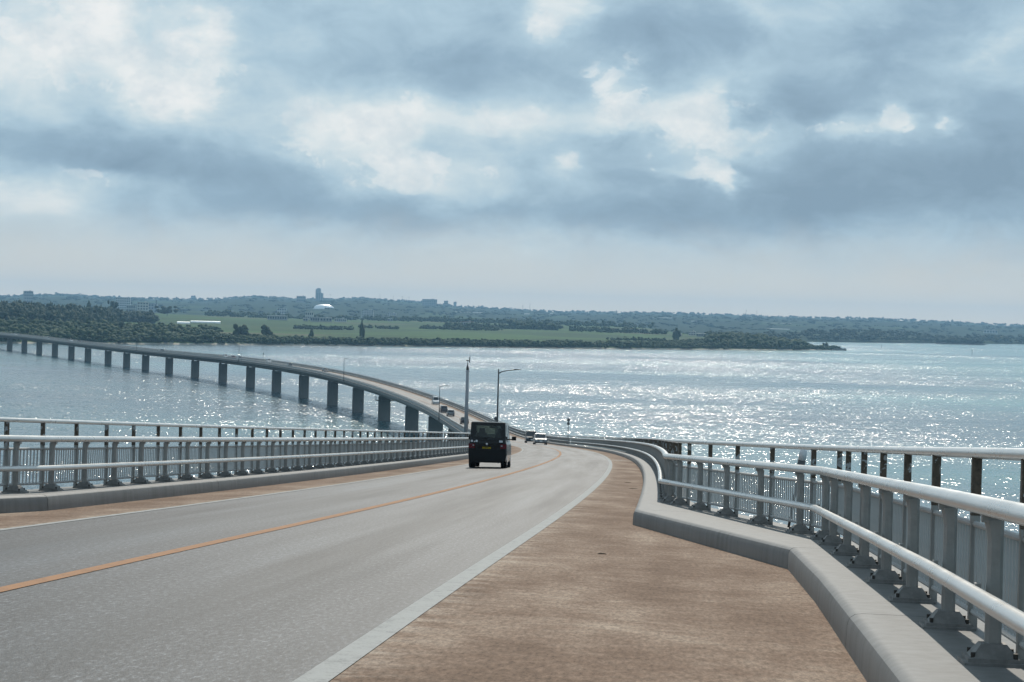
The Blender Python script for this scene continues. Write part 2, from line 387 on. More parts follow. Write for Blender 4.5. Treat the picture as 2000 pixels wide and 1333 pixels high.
def ribbon(name, cols, sts, m, parent=None, uv0=0.0, kind=None, smooth=True):
    """cols: functions s -> (offset, dz); sheet between neighbouring columns"""
    V = []; UV = []; F = []; n = len(cols)
    for s in sts:
        for c in cols:
            off, dz = c(s); V.append(P(s, off, dz)); UV.append((off - uv0, s))
    for i in range(len(sts) - 1):
        for j in range(n - 1):
            F.append((i * n + j, i * n + j + 1, (i + 1) * n + j + 1, (i + 1) * n + j))
    me = pydata(name, V, F, smooth); ul = me.uv_layers.new(name='UVMap')
    for lp in me.loops: ul.data[lp.index].uv = UV[lp.vertex_index]
    o = link(name, me, parent, m)
    if kind: tag(o, kind=kind)
    return o
K = lambda off, dz=0.0: (lambda s: (off, dz))
ST_ALL = stations(-30, 330, 3, (20.5, 30.2, 22.7, 32.3)) + stations(336, 1700, 10)
road = ribbon('road', [K(-3.08), K(-1.5), K(0), K(1.5), K(3.08)], ST_ALL, M_asph, kind='structure')
ribbon('centre_line', [K(-.075, .005), K(.075, .005)], ST_ALL, M_orange, road)
ribbon('edge_line', [K(2.93, .005), K(3.10, .005)], ST_ALL, M_white, road)
ribbon('edge_line', [K(-3.06, .005), K(-2.93, .005)], ST_ALL, M_white, road)
# expansion joints: steel strips across the carriageway
for s in (118, 251, 430, 645, 858):
    b = MB(); nb = 6
    for e in (0, .22):
        pts = [P(s + e, o, .006) for o in np.linspace(-4.3, 4.3, 9)]
        V = []; F = []
        for p_, o in zip(pts, range(9)):
            d = Vector((math.sin(head(s)), math.cos(head(s)), 0)) * .05
            V += [p_ - d, p_ + d]
        for i in range(8): F.append((2 * i, 2 * i + 1, 2 * i + 3, 2 * i + 2))
        MB().add(V, F).build('expansion_joint', M_dark if e else M_white, road)
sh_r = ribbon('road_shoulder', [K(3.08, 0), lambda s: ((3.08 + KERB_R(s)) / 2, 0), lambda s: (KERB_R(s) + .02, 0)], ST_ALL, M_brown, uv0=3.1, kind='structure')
V = []
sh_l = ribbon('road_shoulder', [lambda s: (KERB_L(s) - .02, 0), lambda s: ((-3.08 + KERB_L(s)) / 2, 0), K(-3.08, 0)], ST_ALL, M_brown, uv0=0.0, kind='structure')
for me in (sh_l.data,):
    for d in me.uv_layers[0].data: d.uv = (-d.uv[0] - 3.08, d.uv[1])

# kerbs: swept profile, cast in lengths with an open joint between them
def kerb_profile(side, k, p_):
    o = abs(p_) + .45
    pr = [(k, -.05), (k, .05), (k + .006, KH - .075), (k + .022, KH - .032), (k + .055, KH - .008), (k + .10, KH), (o - .02, KH), (o, KH - .02), (o, -.45)]
    return [(side * a, b) for a, b in pr]
def kerb(side, KF, PF, label):
    root = tag(empty('kerb', P(30, KF(30))), kind='structure')
    cuts = [-20, -8, 4, 14.0, 22.7 if side > 0 else 20.5, 32.3 if side > 0 else 30.2] + list(np.arange(42, 330, 12)) + list(np.arange(360, 1701, 67))
    for a, b_ in zip(cuts[:-1], cuts[1:]):
        sts = stations(a + .010, b_ - .010, 2.0 if b_ < 130 else 6.0)
        V = []; F = []; n = 9
        for s in sts:
            for (off, dz) in kerb_profile(side, abs(KF(s)), PF(s)): V.append(P(s, off, dz) - root.location)
        for i in range(len(sts) - 1):
            for j in range(n - 1):
                q = (i * n + j, i * n + j + 1, (i + 1) * n + j + 1, (i + 1) * n + j)
                F.append(q if side < 0 else q[::-1])
        F.append(tuple(range(n))[::-1] if side < 0 else tuple(range(n))); k = (len(sts) - 1) * n
        F.append(tuple(range(k, k + n)) if side < 0 else tuple(range(k, k + n))[::-1])
        me = pydata('kerb_segment', V, F, True); me.set_sharp_from_angle(angle=R(32))
        o = link('kerb_segment', me, root, M_kerb if a < 300 else M_conc)
    return root
kerb(1, KERB_R, POST_R, ''); kerb(-1, KERB_L, POST_L, '')

# ------------------------------------------------------------------ bridge: girder and piers
bridge = tag(empty('bridge', P(560, 0, -10)), 'long curving concrete girder bridge on rows of squat piers over the sea', 'bridge')
def rel(v, root): return Vector(v) - root.location
GP = [(-5.30, -.10), (-5.32, -.55), (-5.0, -.62), (-2.6, -.85), (-2.1, -1.1), (-1.9, -2.35), (1.9, -2.35), (2.1, -1.1), (2.6, -.85), (5.0, -.62), (5.32, -.55), (5.30, -.10)]
def girder(s0, s1, m, wide=None):
    sts = stations(s0, s1, 8); V = []; F = []; n = len(GP)
    for s in sts:
        for (o, d) in GP:
            k = 1.0
            if abs(o) > 4.9: o = math.copysign(abs((POST_R if o > 0 else POST_L)(s)) + .46 + (abs(o) - 5.3), o)
            p_ = P(s, 0, d); h = head(s); V.append(rel((p_.x + o * math.cos(h), p_.y - o * math.sin(h), p_.z - .08 * (1 if abs(o) > 4.9 else 0)), bridge))
    for i in range(len(sts) - 1):
        for j in range(n - 1): F.append((i * n + j, (i + 1) * n + j, (i + 1) * n + j + 1, i * n + j + 1))
        F.append((i * n + n - 1, (i + 1) * n + n - 1, (i + 1) * n, i * n))
    F.append(tuple(range(n))); k = (len(sts) - 1) * n; F.append(tuple(range(k, k + n))[::-1])
    return link('girder', pydata('girder', V, F), bridge, m)
gcuts = [-30, 118, 251, 430, 645, 858, 1075, 1290, 1500, 1700]
for a, b_ in zip(gcuts[:-1], gcuts[1:]): girder(a + .05, b_ - .05, M_conc)
PIER_S = [105, 160, 215, 270, 325, 380, 428, 481, 534.7, 588.5, 646, 699, 749, 804.5, 857, 908, 963, 1019, 1075, 1130, 1177, 1226, 1283, 1333, 1386, 1439, 1491, 1543, 1596, 1650]
def pier_mesh(h, platform=False):
    bm = bmesh.new()
    bmesh.ops.create_cube(bm, size=1)
    bmesh.ops.scale(bm, vec=(3.7, 2.3, h), verts=bm.verts); bmesh.ops.translate(bm, vec=(0, 0, h / 2 - 1.0), verts=bm.verts)
    ed = [e for e in bm.edges if abs(e.verts[0].co.z - e.verts[1].co.z) > .1]
    bmesh.ops.bevel(bm, geom=ed, offset=.32, segments=3, affect='EDGES')
    me = bpy.data.meshes.new('pier'); bm.to_mesh(me); bm.free(); return me
for s in PIER_S:
    top = float(np.interp(s, SA, CZ)) - 2.35 - .42
    p_ = P(s, 0); h = head(s)
    pr = link('pier', pier_mesh(top + 1.0), bridge, M_concd, loc=rel((p_.x, p_.y, 0), bridge), rot=(0, 0, -h))
    for sx in (-1.25, 1.25): MB().box((sx, 0, top + .2), (.95, .8, .46)).build('bearing', M_concd, pr)
    if s in (646, 858, 430):
        b = MB().box((0, 0, top - 1.15), (5.6, 3.6, .18))
        for sx in (-2.75, 2.75):
            for sy in (-1.7, 0, 1.7): b.tube([(sx, sy, top - 1.1), (sx, sy, top - .05)], .05, 6)
            b.tube([(sx, -1.7, top - .05), (sx, 1.7, top - .05)], .05, 6)
        b.build('inspection_platform', M_concd, pr)

# ------------------------------------------------------------------ railings
def path(PF, dlat, dz, sts):
    return [P(s, PF(s) + dlat, 0) + Vector((0, 0, dz)) for s in sts]
def sweep_tube(pts, prof):
    """prof: list of (lateral to the right of travel, up); mitred at corners"""
    n = len(prof); V = []; F = []
    for i, p_ in enumerate(pts):
        a = (pts[i] - pts[i - 1]) if i > 0 else (pts[1] - pts[0]); c = (pts[i + 1] - pts[i]) if i < len(pts) - 1 else a
        a = Vector((a.x, a.y, 0)).normalized(); c = Vector((c.x, c.y, 0)).normalized(); d = (a + c).normalized()
        nr = Vector((d.y, -d.x, 0)); k = 1 / max(.5, d.dot(a))
        for (l, u) in prof: V.append(p_ + nr * (l * k) + Vector((0, 0, u)))
    for i in range(len(pts) - 1):
        for j in range(n): F.append((i * n + j, i * n + (j + 1) % n, (i + 1) * n + (j + 1) % n, (i + 1) * n + j))
    F.append(tuple(range(n))[::-1]); k = (len(pts) - 1) * n; F.append(tuple(range(k, k + n)))
    return V, F
def oval(rx, rz, n=14, flat=0.0):
    out = []
    for k in range(n):
        q = 2 * math.pi * k / n; x, z = math.cos(q), math.sin(q)
        out.append((rx * x, rz * (z if z > 0 else z * (1 - flat))))
    return out

# posts: measured rhythm of about two metres
RS = [-5.6, -3.5, -1.4, .7, 2.7, 4.8, 6.9, 9.0, 11.1, 13.2, 15.3, 17.3, 19.4, 21.5, 23.6, 24.9, 26.4, 28.9, 31.4, 33.7, 35.7, 36.7] + list(np.arange(38.6, 260, 2.0))
LS = [12.5, 14.6, 16.7, 18.8, 20.9, 22.9, 24.9, 26.9, 28.9, 30.5] + list(np.arange(31.9, 260, 1.85))

def guard_post_mesh():
    b = MB()
    # hollow section with rounded front: octagonal prism flared to the rail saddle
    def ring(z, w_, d0, d1):
        c = .018
        return [(-w_ + c, d0, z), (w_ - c, d0, z), (w_, d0 + c, z), (w_, d1 - c, z), (w_ - c, d1, z), (-w_ + c, d1, z), (-w_, d1 - c, z), (-w_, d0 + c, z)]
    rings = [ring(.10, .031, -.042, .042), ring(.64, .031, -.040, .040), ring(.71, .034, -.050, .04), ring(.75, .038, -.062, .04)]
    V = [v for r in rings for v in r]; F = []
    for i in range(3):
        for j in range(8): F.append((i * 8 + j, i * 8 + (j + 1) % 8, (i + 1) * 8 + (j + 1) % 8, (i + 1) * 8 + j))
    F.append(tuple(range(24, 32))); F.append(tuple(range(8))[::-1])
    b.add(V, F)
    b.box((0, -.085, .385), (.05, .03, .07))              # bracket of the middle rail
    b.box((0, -.025, .762), (.06, .10, .05))               # saddle of the top rail
    return b.mesh('guard_post')
def post_foot_mesh():
    b = MB()
    b.box((0, .0, .012), (.25, .32, .024)); b.box((0, .0, .034), (.215, .28, .020))
    b.box((0, 0, .078), (.18, .24, .068), taper=(.5, .55))
    return b.mesh('post_foot')
def bolt_mesh():
    return MB().tube([(0, 0, 0), (0, 0, .028)], .013, 6).mesh('bolt')
ME_GP, ME_FOOT, ME_BOLT = guard_post_mesh(), post_foot_mesh(), bolt_mesh()
ME_GP.materials.append(M_post); ME_FOOT.materials.append(M_base); ME_BOLT.materials.append(M_bolt)
# pedestrian fence post: flat bar, painted below, peeled to rust above
ME_FP = MB().box((0, 0, .36), (.055, .055, .72)).mesh('fence_post_lower'); ME_FP.materials.append(M_post)
ME_FU = MB().box((0, 0, .895), (.058, .058, .37)).mesh('fence_post_upper'); ME_FU.materials.append(M_rust)
ME_PK = MB().box((0, 0, 0), (.030, .014, .53)).mesh('picket'); ME_PK.materials.append(M_picket)
def bars_mesh(npk=0, slab=False):
    b = MB()
    b.tube([(-.5, -.0, .655), (.5, 0, .655)], .02, 8); b.tube([(-.5, 0, .115), (.5, 0, .115)], .02, 8)
    if npk:
        for i in range(npk): b.box((-.5 + (i + .5) / npk, 0, .385), (.016, .014, .53))
    if slab: b.box((0, 0, .385), (.96, .02, .50))
    me = b.mesh('panel_bars'); me.materials.append(M_picket); return me
ME_B0, ME_B1, ME_B2 = bars_mesh(), bars_mesh(15), bars_mesh(0, True)
RAIL_TOP, RAIL_MID, RAIL_HAND = oval(.066, .058, 16, .25), oval(.052, .048, 14, .2), oval(.040, .034, 12)

def railing(side, PF, S, n_single, lab_g, lab_f, rail_cuts):
    g = tag(empty('guard_rail', P(30, PF(30))), lab_g, 'guard rail')
    f = tag(empty('pedestrian_fence', P(30, PF(30) + side * .14)), lab_f, 'fence')
    corners = (25.1, 37.0) if side > 0 else (21.0, 31.2)
    for i, s in enumerate(S):
        # direction of the fence line here (corner posts take the mean)
        a, b_ = P(s - .4, PF(s - .4)), P(s + .4, PF(s + .4)); d = b_ - a; hd = math.atan2(d.x, d.y)
        fx = -hd + (math.pi / 2 if side > 0 else -math.pi / 2)     # local -Y faces the road
        rz = -hd + (-math.pi / 2 if side > 0 else math.pi / 2)
        base = P(s, PF(s)) + Vector((0, 0, KH))
        jt = random.uniform(-.012, .012)
        po = link('post', ME_GP, g, loc=rel(base, g), rot=(jt * .4, jt, rz))
        if s < 150:
            ft = link('post_foot', ME_FOOT, po, rot=(0, 0, random.uniform(-.04, .04)))
            if s < 60:
                for bx, by in ((-.08, -.108), (.08, -.108), (-.08, .108), (.08, .108)):
                    link('bolt', ME_BOLT, po, loc=(bx, by, .044))
        fb = P(s, PF(s) + side * .15) + Vector((0, 0, KH))
        fp = link('fence_post', ME_FP, f, loc=rel(fb, f), rot=(0, 0, rz))
        link('weathered_top', ME_FU, fp)
        if i + 1 < len(S):
            s2 = S[i + 1]; q = P(s2, PF(s2) + side * .15) + Vector((0, 0, KH)); d = q - fb
            L = d.length - .07; mid = (fb + q) / 2
            near = i < n_single
            me = ME_B0 if near else (ME_B1 if s < 150 else ME_B2)
            o = link('panel', me, f, loc=rel(mid, f))
            ex = d.normalized(); ez = Vector((0, 0, 1))
            ang = math.atan2(d.y, d.x); tilt = math.atan2(d.z, math.hypot(d.x, d.y))
            o.rotation_euler = (0, -tilt, ang); o.scale = (L, 1, 1)
            if near:
                npk = max(6, int(round(L / .128)))
                for k in range(npk):
                    pk = link('picket', ME_PK, o, loc=(-.5 + (k + .5) / npk, 0, .385)); pk.scale = (1 / L, 1, 1)
    s_end = S[-1]
    def rail(nm, PFo, dz, prof, root, cuts):
        for a, b_ in zip(cuts[:-1], cuts[1:]):
            sts = stations(a + .003, b_ - .003, 1.5 if b_ < 130 else 4, [c for c in corners])
            pts = [rel(v, root) for v in path(PFo[0], PFo[1], KH + dz, sts)]
            V, F = sweep_tube(pts, prof); me = pydata(nm, V, F, True); me.set_sharp_from_angle(angle=R(40))
            link(nm, me, root, M_rail)
    rail('top_rail', (PF, -side * .035), .81, RAIL_TOP, g, rail_cuts)
    rail('middle_rail', (PF, -side * .125), .365, RAIL_MID, g, [c + (.7 if 0 < i < len(rail_cuts) - 1 else 0) for i, c in enumerate(rail_cuts)])
    rail('hand_rail', (PF, side * .15), 1.095, RAIL_HAND, f, [c + (1.6 if 0 < i < len(rail_cuts) - 1 else 0) for i, c in enumerate(rail_cuts)])
    return g, f
railing(1, POST_R, RS, 21, 'grey two-rail guard rail running round the lay-by beside the brown pavement',
        'grey picket fence with peeling posts and handrail round the lay-by', [-5.8, 4.2, 12.6, 20.4, 28.4, 36.4, 44, 52, 60, 80, 120, 170, 258.6])
railing(-1, POST_L, LS, 16, 'straight grey two-rail guard rail along the far lane behind the black van',
        'grey picket fence with thin handrail along the far lane side', [12.5, 20.4, 30.1, 36, 42, 48, 54, 60, 80, 120, 170, 258])

# far part of the bridge: the same barrier, too small to tell the pieces apart
def far_barrier(side, PF, s0, s1, label):
    root = tag(empty('bridge_railing', P(s0, PF(s0))), label, 'railing')
    sts = stations(s0, s1, 8)
    for nm, dl, dz, prof, m in (('top_rail', -.035, .83, oval(.066, .06, 8), M_rail), ('middle_rail', -.12, .40, oval(.052, .048, 8), M_rail), ('hand_rail', .15, 1.10, oval(.04, .034, 6), M_rail)):
        V, F = sweep_tube([rel(v, root) for v in path(PF, side * dl * (1), KH + dz, sts)], prof); link(nm, pydata(nm, V, F, True), root, m)
    V, F = sweep_tube([rel(v, root) for v in path(PF, side * .15, KH + .385, sts)], [(-.012, -.27), (.012, -.27), (.012, .27), (-.012, .27)])
    link('panel_strip', pydata('panel_strip', V, F), root, M_picket)
    b = MB()
    for s in np.arange(s0, s1, 2.0):
        h = head(s)
        b.box(rel(P(s, PF(s)), root) + Vector((0, 0, KH + .38)), (.12, .14, .78), rz=-h)
        b.box(rel(P(s, PF(s) + side * .15), root) + Vector((0, 0, KH + .54)), (.055, .09, 1.08), rz=-h)
    tag(b.build('posts', M_post, root), kind='stuff')
far_barrier(1, POST_R, 260.5, 1690, 'grey railing along the sunny seaward edge of the far bridge')
far_barrier(-1, POST_L, 260, 1690, 'grey railing along the near shaded edge of the far bridge')

# ------------------------------------------------------------------ street furniture on the bridge
def street_lamp(s, label, side=-1, h=7.9):
    base = P(s, side * 5.42, -.25); hd = head(s)
    root = tag(empty('street_lamp', base, (0, 0, -hd)), label, 'street lamp', 'lamps along the bridge edge')
    b = MB().box((.12 * -side, 0, -.15), (.5, .5, .5)); b.box((0, 0, .12), (.34, .34, .04)); b.build('bracket', M_conc, root)
    MB().tube([(0, 0, .1), (0, 0, 1.2), (0, 0, h * .6), (0, 0, h)], [.105, .095, .08, .065], 12).build('pole', M_dark, root, True)
    dx = -side
    MB().tube([(0, 0, h - .42), (dx * .35, 0, h - .22), (dx * .9, 0, h - .10), (dx * 1.6, 0, h - .02), (dx * 1.75, 0, h)], [.06, .05, .04, .035, .035], 8).build('arm', M_dark, root, True)
    b = MB(); V = []
    prof = [(dx * 1.45, .05, .03), (dx * 1.62, .13, .07), (dx * 1.95, .14, .06), (dx * 2.2, .05, .02)]
    for (x, hw, hh) in prof: V += [(x, -hw, h - .02), (x, hw, h - .02), (x, hw * .6, h - .02 + hh * 1.4), (x, -hw * .6, h - .02 + hh * 1.4)]
    F = [(3, 2, 1, 0)]
    for i in range(3):
        for j in range(4): F.append((i * 4 + j, i * 4 + (j + 1) % 4, i * 4 + 4 + (j + 1) % 4, i * 4 + 4 + j))
    F.append((12, 13, 14, 15)); b.add(V, F); b.build('lamp_head', M_dark, root)
    return root
street_lamp(199, 'tall dark street lamp with curved arm rising just right of the black van roof')
street_lamp(463, 'slim street lamp on the bridge beside the cluster of three cars')
street_lamp(697, 'small street lamp on the far bridge above the pier with the platform')
street_lamp(908, 'tiny street lamp on the distant straight part of the bridge')
street_lamp(1128, 'faintest street lamp, farthest along the bridge')

def wind_mast():
    base = P(121, -5.45, 0.1); root = tag(empty('wind_mast', base), 'thick grey pole with a propeller wind gauge on top behind the van', 'mast')
    MB().tube([(0, 0, -.6), (0, 0, .05)], [.2, .2], 14).build('base_sleeve', M_mast, root, True)
    MB().tube([(0, 0, 0), (0, 0, 2.6), (0, 0, 5.0)], [.125, .11, .085], 16).build('pole', M_mast, root, True)
    MB().tube([(0, 0, 4.98), (0, 0, 5.12), (0, 0, 5.28), (0, 0, 5.3)], [.088, .085, .03, .02], 12).build('cap', M_dark, root, True)
    MB().tube([(-.12, 0, 4.9), (.12, 0, 4.9)], .022, 6).build('bolt', M_dark, root)
    ga = MB().tube([(0, 0, 5.28), (0, 0, 5.52)], .018, 8)
    ga.tube([(-.10, .02, 5.54), (0, 0, 5.55), (.10, -.02, 5.55)], [.015, .035, .02], 8)
    g = ga.build('wind_gauge', M_dark, root, True)
    MB().add([(.07, -.005, 5.44), (.13, -.005, 5.40), (.135, -.005, 5.86), (.09, -.005, 5.72), (.07, .008, 5.44), (.13, .008, 5.40), (.135, .008, 5.86), (.09, .008, 5.72)],
             [(0, 1, 2, 3), (7, 6, 5, 4), (0, 4, 5, 1), (1, 5, 6, 2), (2, 6, 7, 3), (3, 7, 4, 0)]).build('tail_fin', M_dark, g)
    b = MB()
    for k in range(4):
        a = k * math.pi / 2 + .4; b.box((-.105, math.cos(a) * .06, 5.54 + math.sin(a) * .06), (.012, .03, .03))
    b.build('propeller', M_dark, g)
wind_mast()

def round_sign(s, side, h, label, discs=((0, .21), (-.5, .19))):
    base = P(s, side * 5.05, KH); hd = head(s)
    root = tag(empty('round_sign', base, (0, 0, -hd)), label, 'sign', 'round signs on the railing')
    MB().tube([(0, 0, 0), (0, 0, h)], .038, 8).build('post', M_dark, root, True)
    for dz, r in discs:
        b = MB().tube([(0, -.065, h - r + dz), (0, -.045, h - r + dz)], r, 20); b.build('sign_disc', M_dark, root)
    MB().box((0, -.01, h - .42), (.12, .10, .10)).build('clamp', M_dark, root)
    return root
round_sign(266, 1, 3.35, 'thin post with two dark round discs standing over the curving rail')
round_sign(243.5, -1, 3.15, 'dark round disc on a post peeking over the van roof', ((0, .22),))
round_sign(906, 1, 3.6, 'tiny round sign on the sunny edge of the distant bridge')
round_sign(904, -1, 3.2, 'tiny round sign beside the tiny distant street lamp', ((0, .2),))

# sensor cylinder clipped behind the fence in the taper
base = P(28.3, POST_R(28.3) + .27, KH)
sn = tag(empty('beacon_light', base, (R(4), R(9), 0)), 'small leaning beacon cylinder with pale top fixed behind the lay-by fence', 'beacon')
MB().tube([(0, 0, .0), (0, 0, .78)], .018, 8).build('stem', M_dark, sn, True)
MB().tube([(0, 0, .76), (0, 0, .78), (0, 0, .93)], [.04, .052, .052], 14).build('housing', M_dark, sn, True)
MB().tube([(0, 0, .93), (0, 0, 1.07), (0, 0, 1.085)], [.05, .05, .03], 14).build('lens', M_sticker, sn, True)
MB().tube([(0, 0, .55), (.06, .05, .42), (.1, .1, .25)], .01, 6).build('cable', M_black, sn)
# round reflector set in the pavement near the kerb
rf = tag(empty('road_stud', P(11.55, 5.72, 0)), 'shiny round metal stud set in the brown pavement by the kerb', 'road stud')
MB().tube([(0, 0, 0), (0, 0, .012), (0, 0, .02)], [.075, .07, .045], 20).build('dome', M_chrome, rf, True)
MB().tube([(0, 0, 0), (0, 0, .004)], [.088, .085], 20).build('rim', M_mast, rf)
# twigs lying on the pavement
for i, (s, o, L, a, lab) in enumerate(((23.6, 4.1, .10, .1, 'dark twig lying on the brown pavement in mid lay-by'), (55, 4.05, .26, .3, 'dark twig on the pavement where the kerb curves away'),
                                  (62, 3.85, .2, -.2, 'twig on the pavement beyond the kerb corner'))):
    p_ = P(s, o, .006); b = MB().tube([(-L / 2, 0, 0), (-L / 6, .012, .006), (L / 5, -.006, .004), (L / 2, .012, 0)], [.004, .007, .006, .003], 6)
    b.tube([(-L / 6, .012, .006), (-L / 20, .04, .008)], .003, 5)
    tag(b.build('twig', mat('bark', col=(.03, .022, .017), rough=.9), None, loc=p_, rot=(0, 0, a)), lab, 'twig')

# ------------------------------------------------------------------ vehicles
def lerp(a, b, t): return Vector(a) * (1 - t) + Vector(b) * t
def bil(c, u, v): return lerp(lerp(c[0], c[1], u), lerp(c[3], c[2], u), v)   # corners bl, br, tr, tl
def pane(c, u0, u1, v0, v1, off=.006, th=.012):
    n = (Vector(c[1]) - Vector(c[0])).cross(Vector(c[3]) - Vector(c[0])).normalized()
    q = [bil(c, u0, v0), bil(c, u1, v0), bil(c, u1, v1), bil(c, u0, v1)]
    V = [p_ + n * off for p_ in q] + [p_ + n * (off - th) for p_ in q]
    return MB().add(V, [(0, 1, 2, 3), (7, 6, 5, 4), (0, 4, 5, 1), (1, 5, 6, 2), (2, 6, 7, 3), (3, 7, 4, 0)])
def frame(c, holes, th=.05):
    """wall with window holes side by side: holes = list of (u0,u1,v0,v1), same v range"""
    n = (Vector(c[1]) - Vector(c[0])).cross(Vector(c[3]) - Vector(c[0])).normalized(); b = MB()
    def piece(u0, u1, v0, v1):
        if u1 - u0 < 1e-4 or v1 - v0 < 1e-4: return
        q = [bil(c, u0, v0), bil(c, u1, v0), bil(c, u1, v1), bil(c, u0, v1)]
        b.add(q + [p_ - n * th for p_ in q], [(0, 1, 2, 3), (7, 6, 5, 4), (0, 4, 5, 1), (1, 5, 6, 2), (2, 6, 7, 3), (3, 7, 4, 0)])
    v0, v1 = holes[0][2], holes[0][3]
    piece(0, 1, 0, v0); piece(0, 1, v1, 1); u = 0
    for h in holes: piece(u, h[0], v0, v1); u = h[1]
    piece(u, 1, v0, v1); return b
def loft_body(st):
    """st: (y, half width, z bottom, z top)"""
    V = []; F = []; n = 10
    for (y, w_, z0, z1) in st:
        h = z1 - z0
        V += [(-w_ * .86, y, z0), (-w_ * .96, y, z0 + .06 * h), (-w_, y, z0 + .35 * h), (-w_ * .985, y, z1 - .16 * h), (-w_ * .93, y, z1),
              (w_ * .93, y, z1), (w_ * .985, y, z1 - .16 * h), (w_, y, z0 + .35 * h), (w_ * .96, y, z0 + .06 * h), (w_ * .86, y, z0)]
    m_ = len(st)
    for i in range(m_ - 1):
        for j in range(n): F.append((i * n + j, (i + 1) * n + j, (i + 1) * n + (j + 1) % n, i * n + (j + 1) % n))
    F.append(tuple(range(n))); k = (m_ - 1) * n; F.append(tuple(range(k, k + n))[::-1])
    return MB().add(V, F)
def wheel_part(root, x, y, r, w_=.16):
    o = MB().tube([(x - w_ / 2, y, r), (x - w_ / 2 + .02, y, r), (x + w_ / 2 - .02, y, r), (x + w_ / 2, y, r)], [r * .9, r, r, r * .9], 20).build('wheel', M_black, root, False)
    sgn = 1 if x > 0 else -1
    MB().tube([(x + sgn * (w_ / 2 - .02), y, r), (x + sgn * (w_ / 2 + .006), y, r)], [r * .62, r * .55], 14).build('rim', M_chrome, o)
def car(s, off, label, paint, L=3.4, W=1.475, Hh=1.65, belt=.95, hood=.85, tail=None, cab=(-1.6, .8), roofc=(-1.45, .35), oncoming=False, near=False, group=None, name='car'):
    p_ = P(s, off); hd = head(s); gr = float(np.interp(s, KN, GR))
    root = tag(empty(name, p_, (math.atan(gr) if not oncoming else -math.atan(gr), 0, -hd + (math.pi if oncoming else 0))), label, 'car' if name == 'car' else 'van', group)
    w_ = W / 2; yr, yf = -L / 2, L / 2; tail = tail or belt
    z0 = .20
    st = [(yr, w_ * .90, z0 + .10, tail - .12), (yr + .05, w_ * .985, z0 + .02, tail - .03), (yr + .30, w_, z0, tail), (cab[0] + .35, w_, z0, belt), (cab[1], w_, z0, belt),
          (yf - .28, w_ * .985, z0, hood), (yf - .06, w_ * .92, z0 + .03, hood - .12), (yf, w_ * .80, z0 + .10, hood - .22)]
    loft_body(st).build('body', paint, root)
    # cabin: corners at the belt and at the roof
    wb, wt = w_ * .925, w_ * (.885 if near else .80); zb, zt = belt - .004, Hh - .05
    A = [(-wb, cab[0], zb), (wb, cab[0], zb), (wb, cab[1], zb), (-wb, cab[1], zb)]
    T = [(-wt, roofc[0], zt), (wt, roofc[0], zt), (wt, roofc[1], zt), (-wt, roofc[1], zt)]
    faces = dict(rear_window=(A[0], A[1], T[1], T[0]), windscreen=(A[2], A[3], T[3], T[2]), side_r=(A[1], A[2], T[2], T[1]), side_l=(A[3], A[0], T[0], T[3]))
    spec = dict(rear_window=[(.15, .85, .20, .86) if near else (.09, .91, .14, .92)], windscreen=[(.06, .94, .06, .94)], side_r=[(.05, .42, .12, .90), (.46, .93, .12, .90)], side_l=[(.07, .54, .12, .90), (.58, .95, .12, .90)])
    cabm = MB()
    for k, c in faces.items():
        if near:
            fb = frame(c, spec[k]); cabm.add(fb.V, fb.F)
        for h in spec[k]:
            nm = k if 'window' in k or k == 'windscreen' else 'side_window'
            pane(c, *h, off=(-.01 if near else .006)).build(nm, M_tint if near else M_glass, root)
    if not near: cabm.add(A + T, [(0, 1, 5, 4), (1, 2, 6, 5), (2, 3, 7, 6), (3, 0, 4, 7)])
    cabm.build('cabin', paint, root)
    # roof with rounded rim
    V = []; F = []
    rings = [(1.0, zt), (.995, zt + .012), (.975, zt + .028), (.93, zt + .042), (.84, Hh), (.4, Hh + .008)]
    cx, cy = 0, (roofc[0] + roofc[1]) / 2; hx, hy = wt + .004, (roofc[1] - roofc[0]) / 2 + .004
    for (k, z) in rings:
        for (sx, sy) in ((-1, -1), (1, -1), (1, 1), (-1, 1)): V.append((sx * (hx - (1 - k) * wt), cy + sy * (hy - (1 - k) * wt), z))
    for i in range(len(rings) - 1):
        for j in range(4): F.append((i * 4 + j, i * 4 + (j + 1) % 4, i * 4 + 4 + (j + 1) % 4, i * 4 + 4 + j))
    F.append((3, 2, 1, 0)); k = (len(rings) - 1) * 4; F.append((k, k + 1, k + 2, k + 3))
    MB().add(V, F).build('roof', paint, root)
    r = .275 if L < 3.6 else .31
    for x in (-w_ + .10, w_ - .10):
        for y in (yr + .55, yf - .62): wheel_part(root, x * (.955 if near else 1), y, r, .23 if near else .16)
    for sx in (-1, 1):
        V0 = sx * (w_ * .80)
        if not near: MB().box((V0, yr + .03, tail - .20), (.18, .10, .18)).build('tail_light', M_red, root)
        MB().box((sx * w_ * .72, yf - .10, hood - .20), (.30, .22, .13)).build('headlight', M_clear, root)
        mb = MB().box((sx * (w_ + .11), cab[1] - .12, belt + .10), (.17, .09, .15)); mb.box((sx * (w_ - .0), cab[1] - .12, belt + .06), (.12, .04, .04)); mb.build('wing_mirror', M_plastic, root)
    MB().box((0, yf + .005, .48), (.33, .02, .165)).build('number_plate', M_plate if not near else M_yellow, root)
    MB().box((0, yf - .012, .66), (W * .62, .03, .10)).build('grille', M_plastic, root)
    return root
